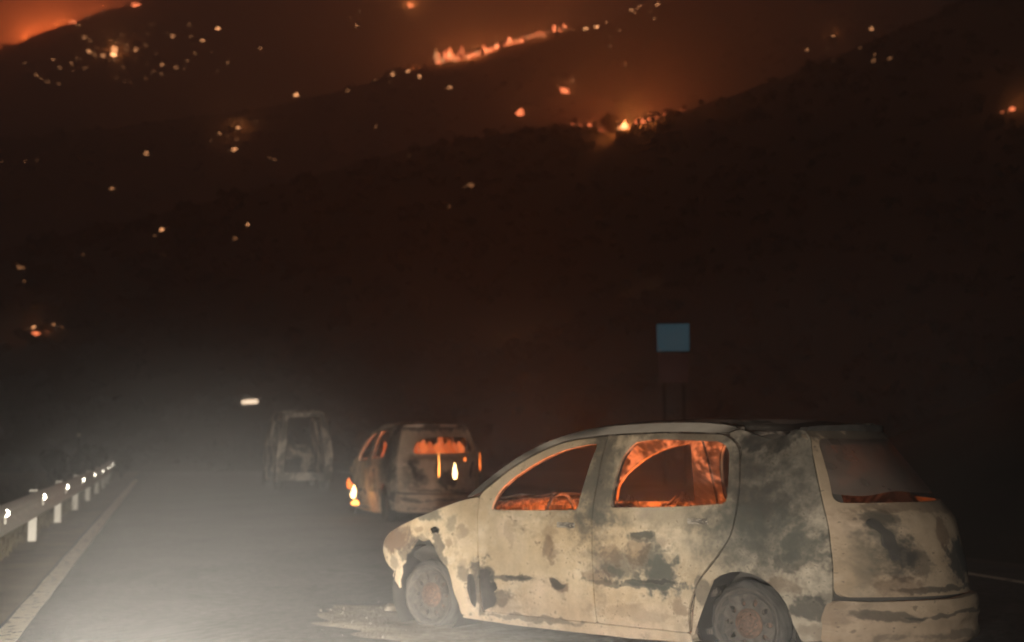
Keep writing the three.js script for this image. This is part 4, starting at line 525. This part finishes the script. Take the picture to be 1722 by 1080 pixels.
for (const [label, group, list] of FIELDS) {
  const part = list.length < 9 ? () => '' : group.includes('upper left') ? (x, y) => (y < 75 ? ', in the top band' : y < 104 ? ', in the middle band' : ', in the lowest band') : group.includes('lower left') ? (x, y) => (y < 300 ? ', its upper third' : y < 420 ? ', its middle third' : ', its bottom third') : group.includes('below') ? (x, y) => (y < 160 ? ', close to the flames' : ', well below the flames') : (x) => (x < 1000 ? ', nearer the flames' : ', farther from the flames');
  for (const [px, py, w, level] of list) { const lab = HOW[level] + ' ' + label.replace('small ', '') + part(px, py), same = list.filter((q) => q[3] === level && part(q[0], q[1]) === part(px, py)).length; ember(px, py, w, level, lab, same > 1 ? HOW[level] + ' ' + group + part(px, py) : undefined); }
}
for (const [px, py, w, h, level, label, red] of [
  [193, 84, 11, 10, 2, 'upper bead of the brightest ember pair at upper left', 0], [191, 92, 14, 10, 3, 'lower and larger bead of the brightest ember pair at upper left', 0], [690, 10, 14, 12, 2, 'bright burning patch at the top edge above the fire line', 1], [123, 36, 13, 8, 2, 'bright fire spot on the skyline below the orange glow', 1], [228, 9, 16, 8, 2, 'flat bright fire spot on the skyline at the top left', 1],
  [951, 154, 19, 13, 2, 'pink oval fire spot above the ridge dip', 1], [875, 191, 13, 18, 2, 'pink upright fire spot left of the ridge dip', 1], [1703, 187, 16, 12, 2, 'bright red fire spot at the right edge', 1], [1688, 190, 9, 6, 1, 'small red fire spot beside the one at the right edge', 1],
  [56, 552, 9, 8, 2, 'small bright fire spot above the burning streak low at left', 0], [65, 567, 27, 8, 2, 'flat burning streak low at the left edge', 1], [80, 561, 10, 6, 0, 'thin tail end of the burning streak low at left', 1]]) ember(px, py, w, level, label, undefined, h, !!red, 'spot_fire');
// the long fire line: a flame every few metres along the ridge of the middle hill
{
  const line = [[738, 99], [752, 98], [766, 99], [774, 92], [786, 90], [798, 88], [806, 84], [814, 80], [822, 78], [828, 75], [834, 73], [840, 71], [846, 70], [852, 69], [858, 67], [864, 66], [871, 64], [879, 62], [886, 58], [892, 60], [898, 50], [904, 46], [908, 40], [914, 52], [922, 50], [930, 48], [937, 44], [944, 45], [949, 44], [768, 106], [744, 102], [730, 100], [733, 101], [745, 98], [759, 99], [771, 97], [780, 92], [792, 89], [801, 86], [810, 82], [818, 79], [825, 76], [831, 74], [837, 72], [843, 71], [849, 69], [855, 68], [861, 66], [868, 65], [875, 63]];
  line.flatMap(([px, py]) => [[px, py], [px + rr(1.5, 4.5), py + rr(-2, 1)]]).forEach(([px, py], i) => {
    const h = HILLS[1], az = toAz(px, py)[0], r = h.crest - 0.4, d = r, u = d / FOC, big = px < 778 ? 1.7 : px < 840 ? 1.2 : 0.85, t = mesh('ridge_flame', tongue(rr(3, 8) * u * big * (rnd() < 0.2 ? 2 : 1), rr(1.0, 2.6) * u * big, px), emberMat([1, 2, 1, 3, 1, 2][i % 6], d, i % 4 !== 0));
    t.position.set(Math.sin(az) * r, crestOf(h, az) + rr(-0.25, 0.15), -Math.cos(az) * r); tag(t, ...(px < 782 ? ['broad flame at the low left end of the long slanting fire line', 'flame', 'broad flames of the fire line'] : px < 868 ? ['narrow upright flame in the middle of the long slanting fire line', 'flame', 'narrow flames of the fire line'] : ['small flame near the upper right end of the long slanting fire line', 'flame', 'small flames of the fire line']));
  });
  const behind = (h, px, back, up) => { const az = toAz(px, 100)[0], r = h.crest + back; return V(Math.sin(az) * r, crestOf(h, az) + up, -Math.cos(az) * r); };
  for (const [px, k] of [[690, 120], [750, 380], [775, 260], [800, 300], [830, 260], [860, 220], [905, 200], [945, 110]]) fireLight(behind(HILLS[1], px, 0.5, 0.5), k * 0.7, 0.5, [1, 0.22, 0.05]);
  // the bright fire behind the dip of the near ridge
  const f = thing('bonfire', 'brightest yellow fire in the dip of the ridge, glowing smoke round it', 'fire', behind(HILLS[0], 1050, 0.3, 0.1));
  for (const [x, y, s, m] of [[0, 0, 0.75, emberMat(3, 95, false)], [-0.16, 0, 0.55, emberMat(3, 95, false)], [0.14, -0.05, 0.5, emberMat(3, 95, false)], [-0.45, -0.15, 0.5, emberMat(1, 95, false)], [0.4, -0.1, 0.5, emberMat(1, 95, true)], [0.75, 0.0, 0.4, emberMat(0, 95, true)]]) { const t = mesh('flame', tongue(0.8 * s, 0.3 * s, 5 + x), m, f); t.position.set(x, y, 0); }
  fireLight(f.position.clone().add(V(0, 0.6, 0.2)), 190, 0.4, [1, 0.25, 0.05]);
  for (const [px, k] of [[960, 50], [985, 70], [1010, 90], [1075, 130], [1100, 110], [1130, 70], [1165, 25]]) fireLight(behind(HILLS[0], px, 1.0, 0.15), k * 0.6, 0.5, [1, 0.16, 0.035]);
  for (const [px, hh, lv] of [[962, 0.35, 0], [975, 0.3, 0], [990, 0.32, 1], [1068, 0.5, 1], [1080, 0.45, 1], [1092, 0.4, 1], [1104, 0.42, 0], [1118, 0.36, 0], [1134, 0.3, 0], [1150, 0.26, 0]]) tag(place3(mesh('ridge_flame', tongue(hh, 0.16, px), emberMat(lv + 1, 95, true)), behind(HILLS[0], px, 0.1, -0.05)), px < 1000 ? 'dull red low flame on the ridge left of the brightest fire' : 'dull red low flame on the ridge right of the brightest fire', 'flame', px < 1000 ? 'low flames left of the brightest fire' : 'low flames right of the brightest fire');
  for (const [px, py, lab] of [[1075, 492, 'tiny ember added with unseen lights warming the dark slope above the blue sign'], [868, 565, 'tiny ember added with unseen lights warming the dark slope above the burning car']]) { const q = hit(px, py); if (q) { const m = mesh('added_ember', blobs[1], emberMat(0, 60, true)); m.position.copy(q); m.scale.set(0.25, 0.05, 0.06); tag(m, lab, 'added ember'); for (const dx of [-0.9, 0.9]) fireLight(q.clone().add(V(dx, 0.5 + dx * 0.25, 0.5)), 0.5, 0.2, [1, 0.5, 0.22]); } }  // unseen lights added to warm these slopes, a token ember with each
  const g2 = mesh('spot_fire', tongue(0.3, 0.35, 3), emberMat(1, 95, true)); g2.position.copy(behind(HILLS[0], 1007, 0.2, -0.05)); tag(g2, 'dull pink fire left of the round tree in the ridge dip', 'fire');
  // fire beyond the skyline at upper left and along the top of the frame
  for (const [px, k, b, up] of [[-60, 1200, 10, 4], [45, 4800, 8, 3], [95, 4500, 6, 2], [170, 1500, 6, 1], [690, 500, -22, 3]]) fireLight(behind(HILLS[2], px, b, up), k * 0.8, 1, [1, 0.15, 0.028]);
  for (const [px, py, k] of [[690, 10, 250], [192, 88, 180], [400, 218, 40], [951, 152, 20], [875, 189, 16], [62, 562, 4], [1702, 186, 8], [1401, 62, 12]]) { const q = hit(px, py); if (q) fireLight(q.add(V(0, 0.8, 0.8)), k, 0.3, [1, 0.3, 0.08]); }
}

renderer.render(scene, camera);
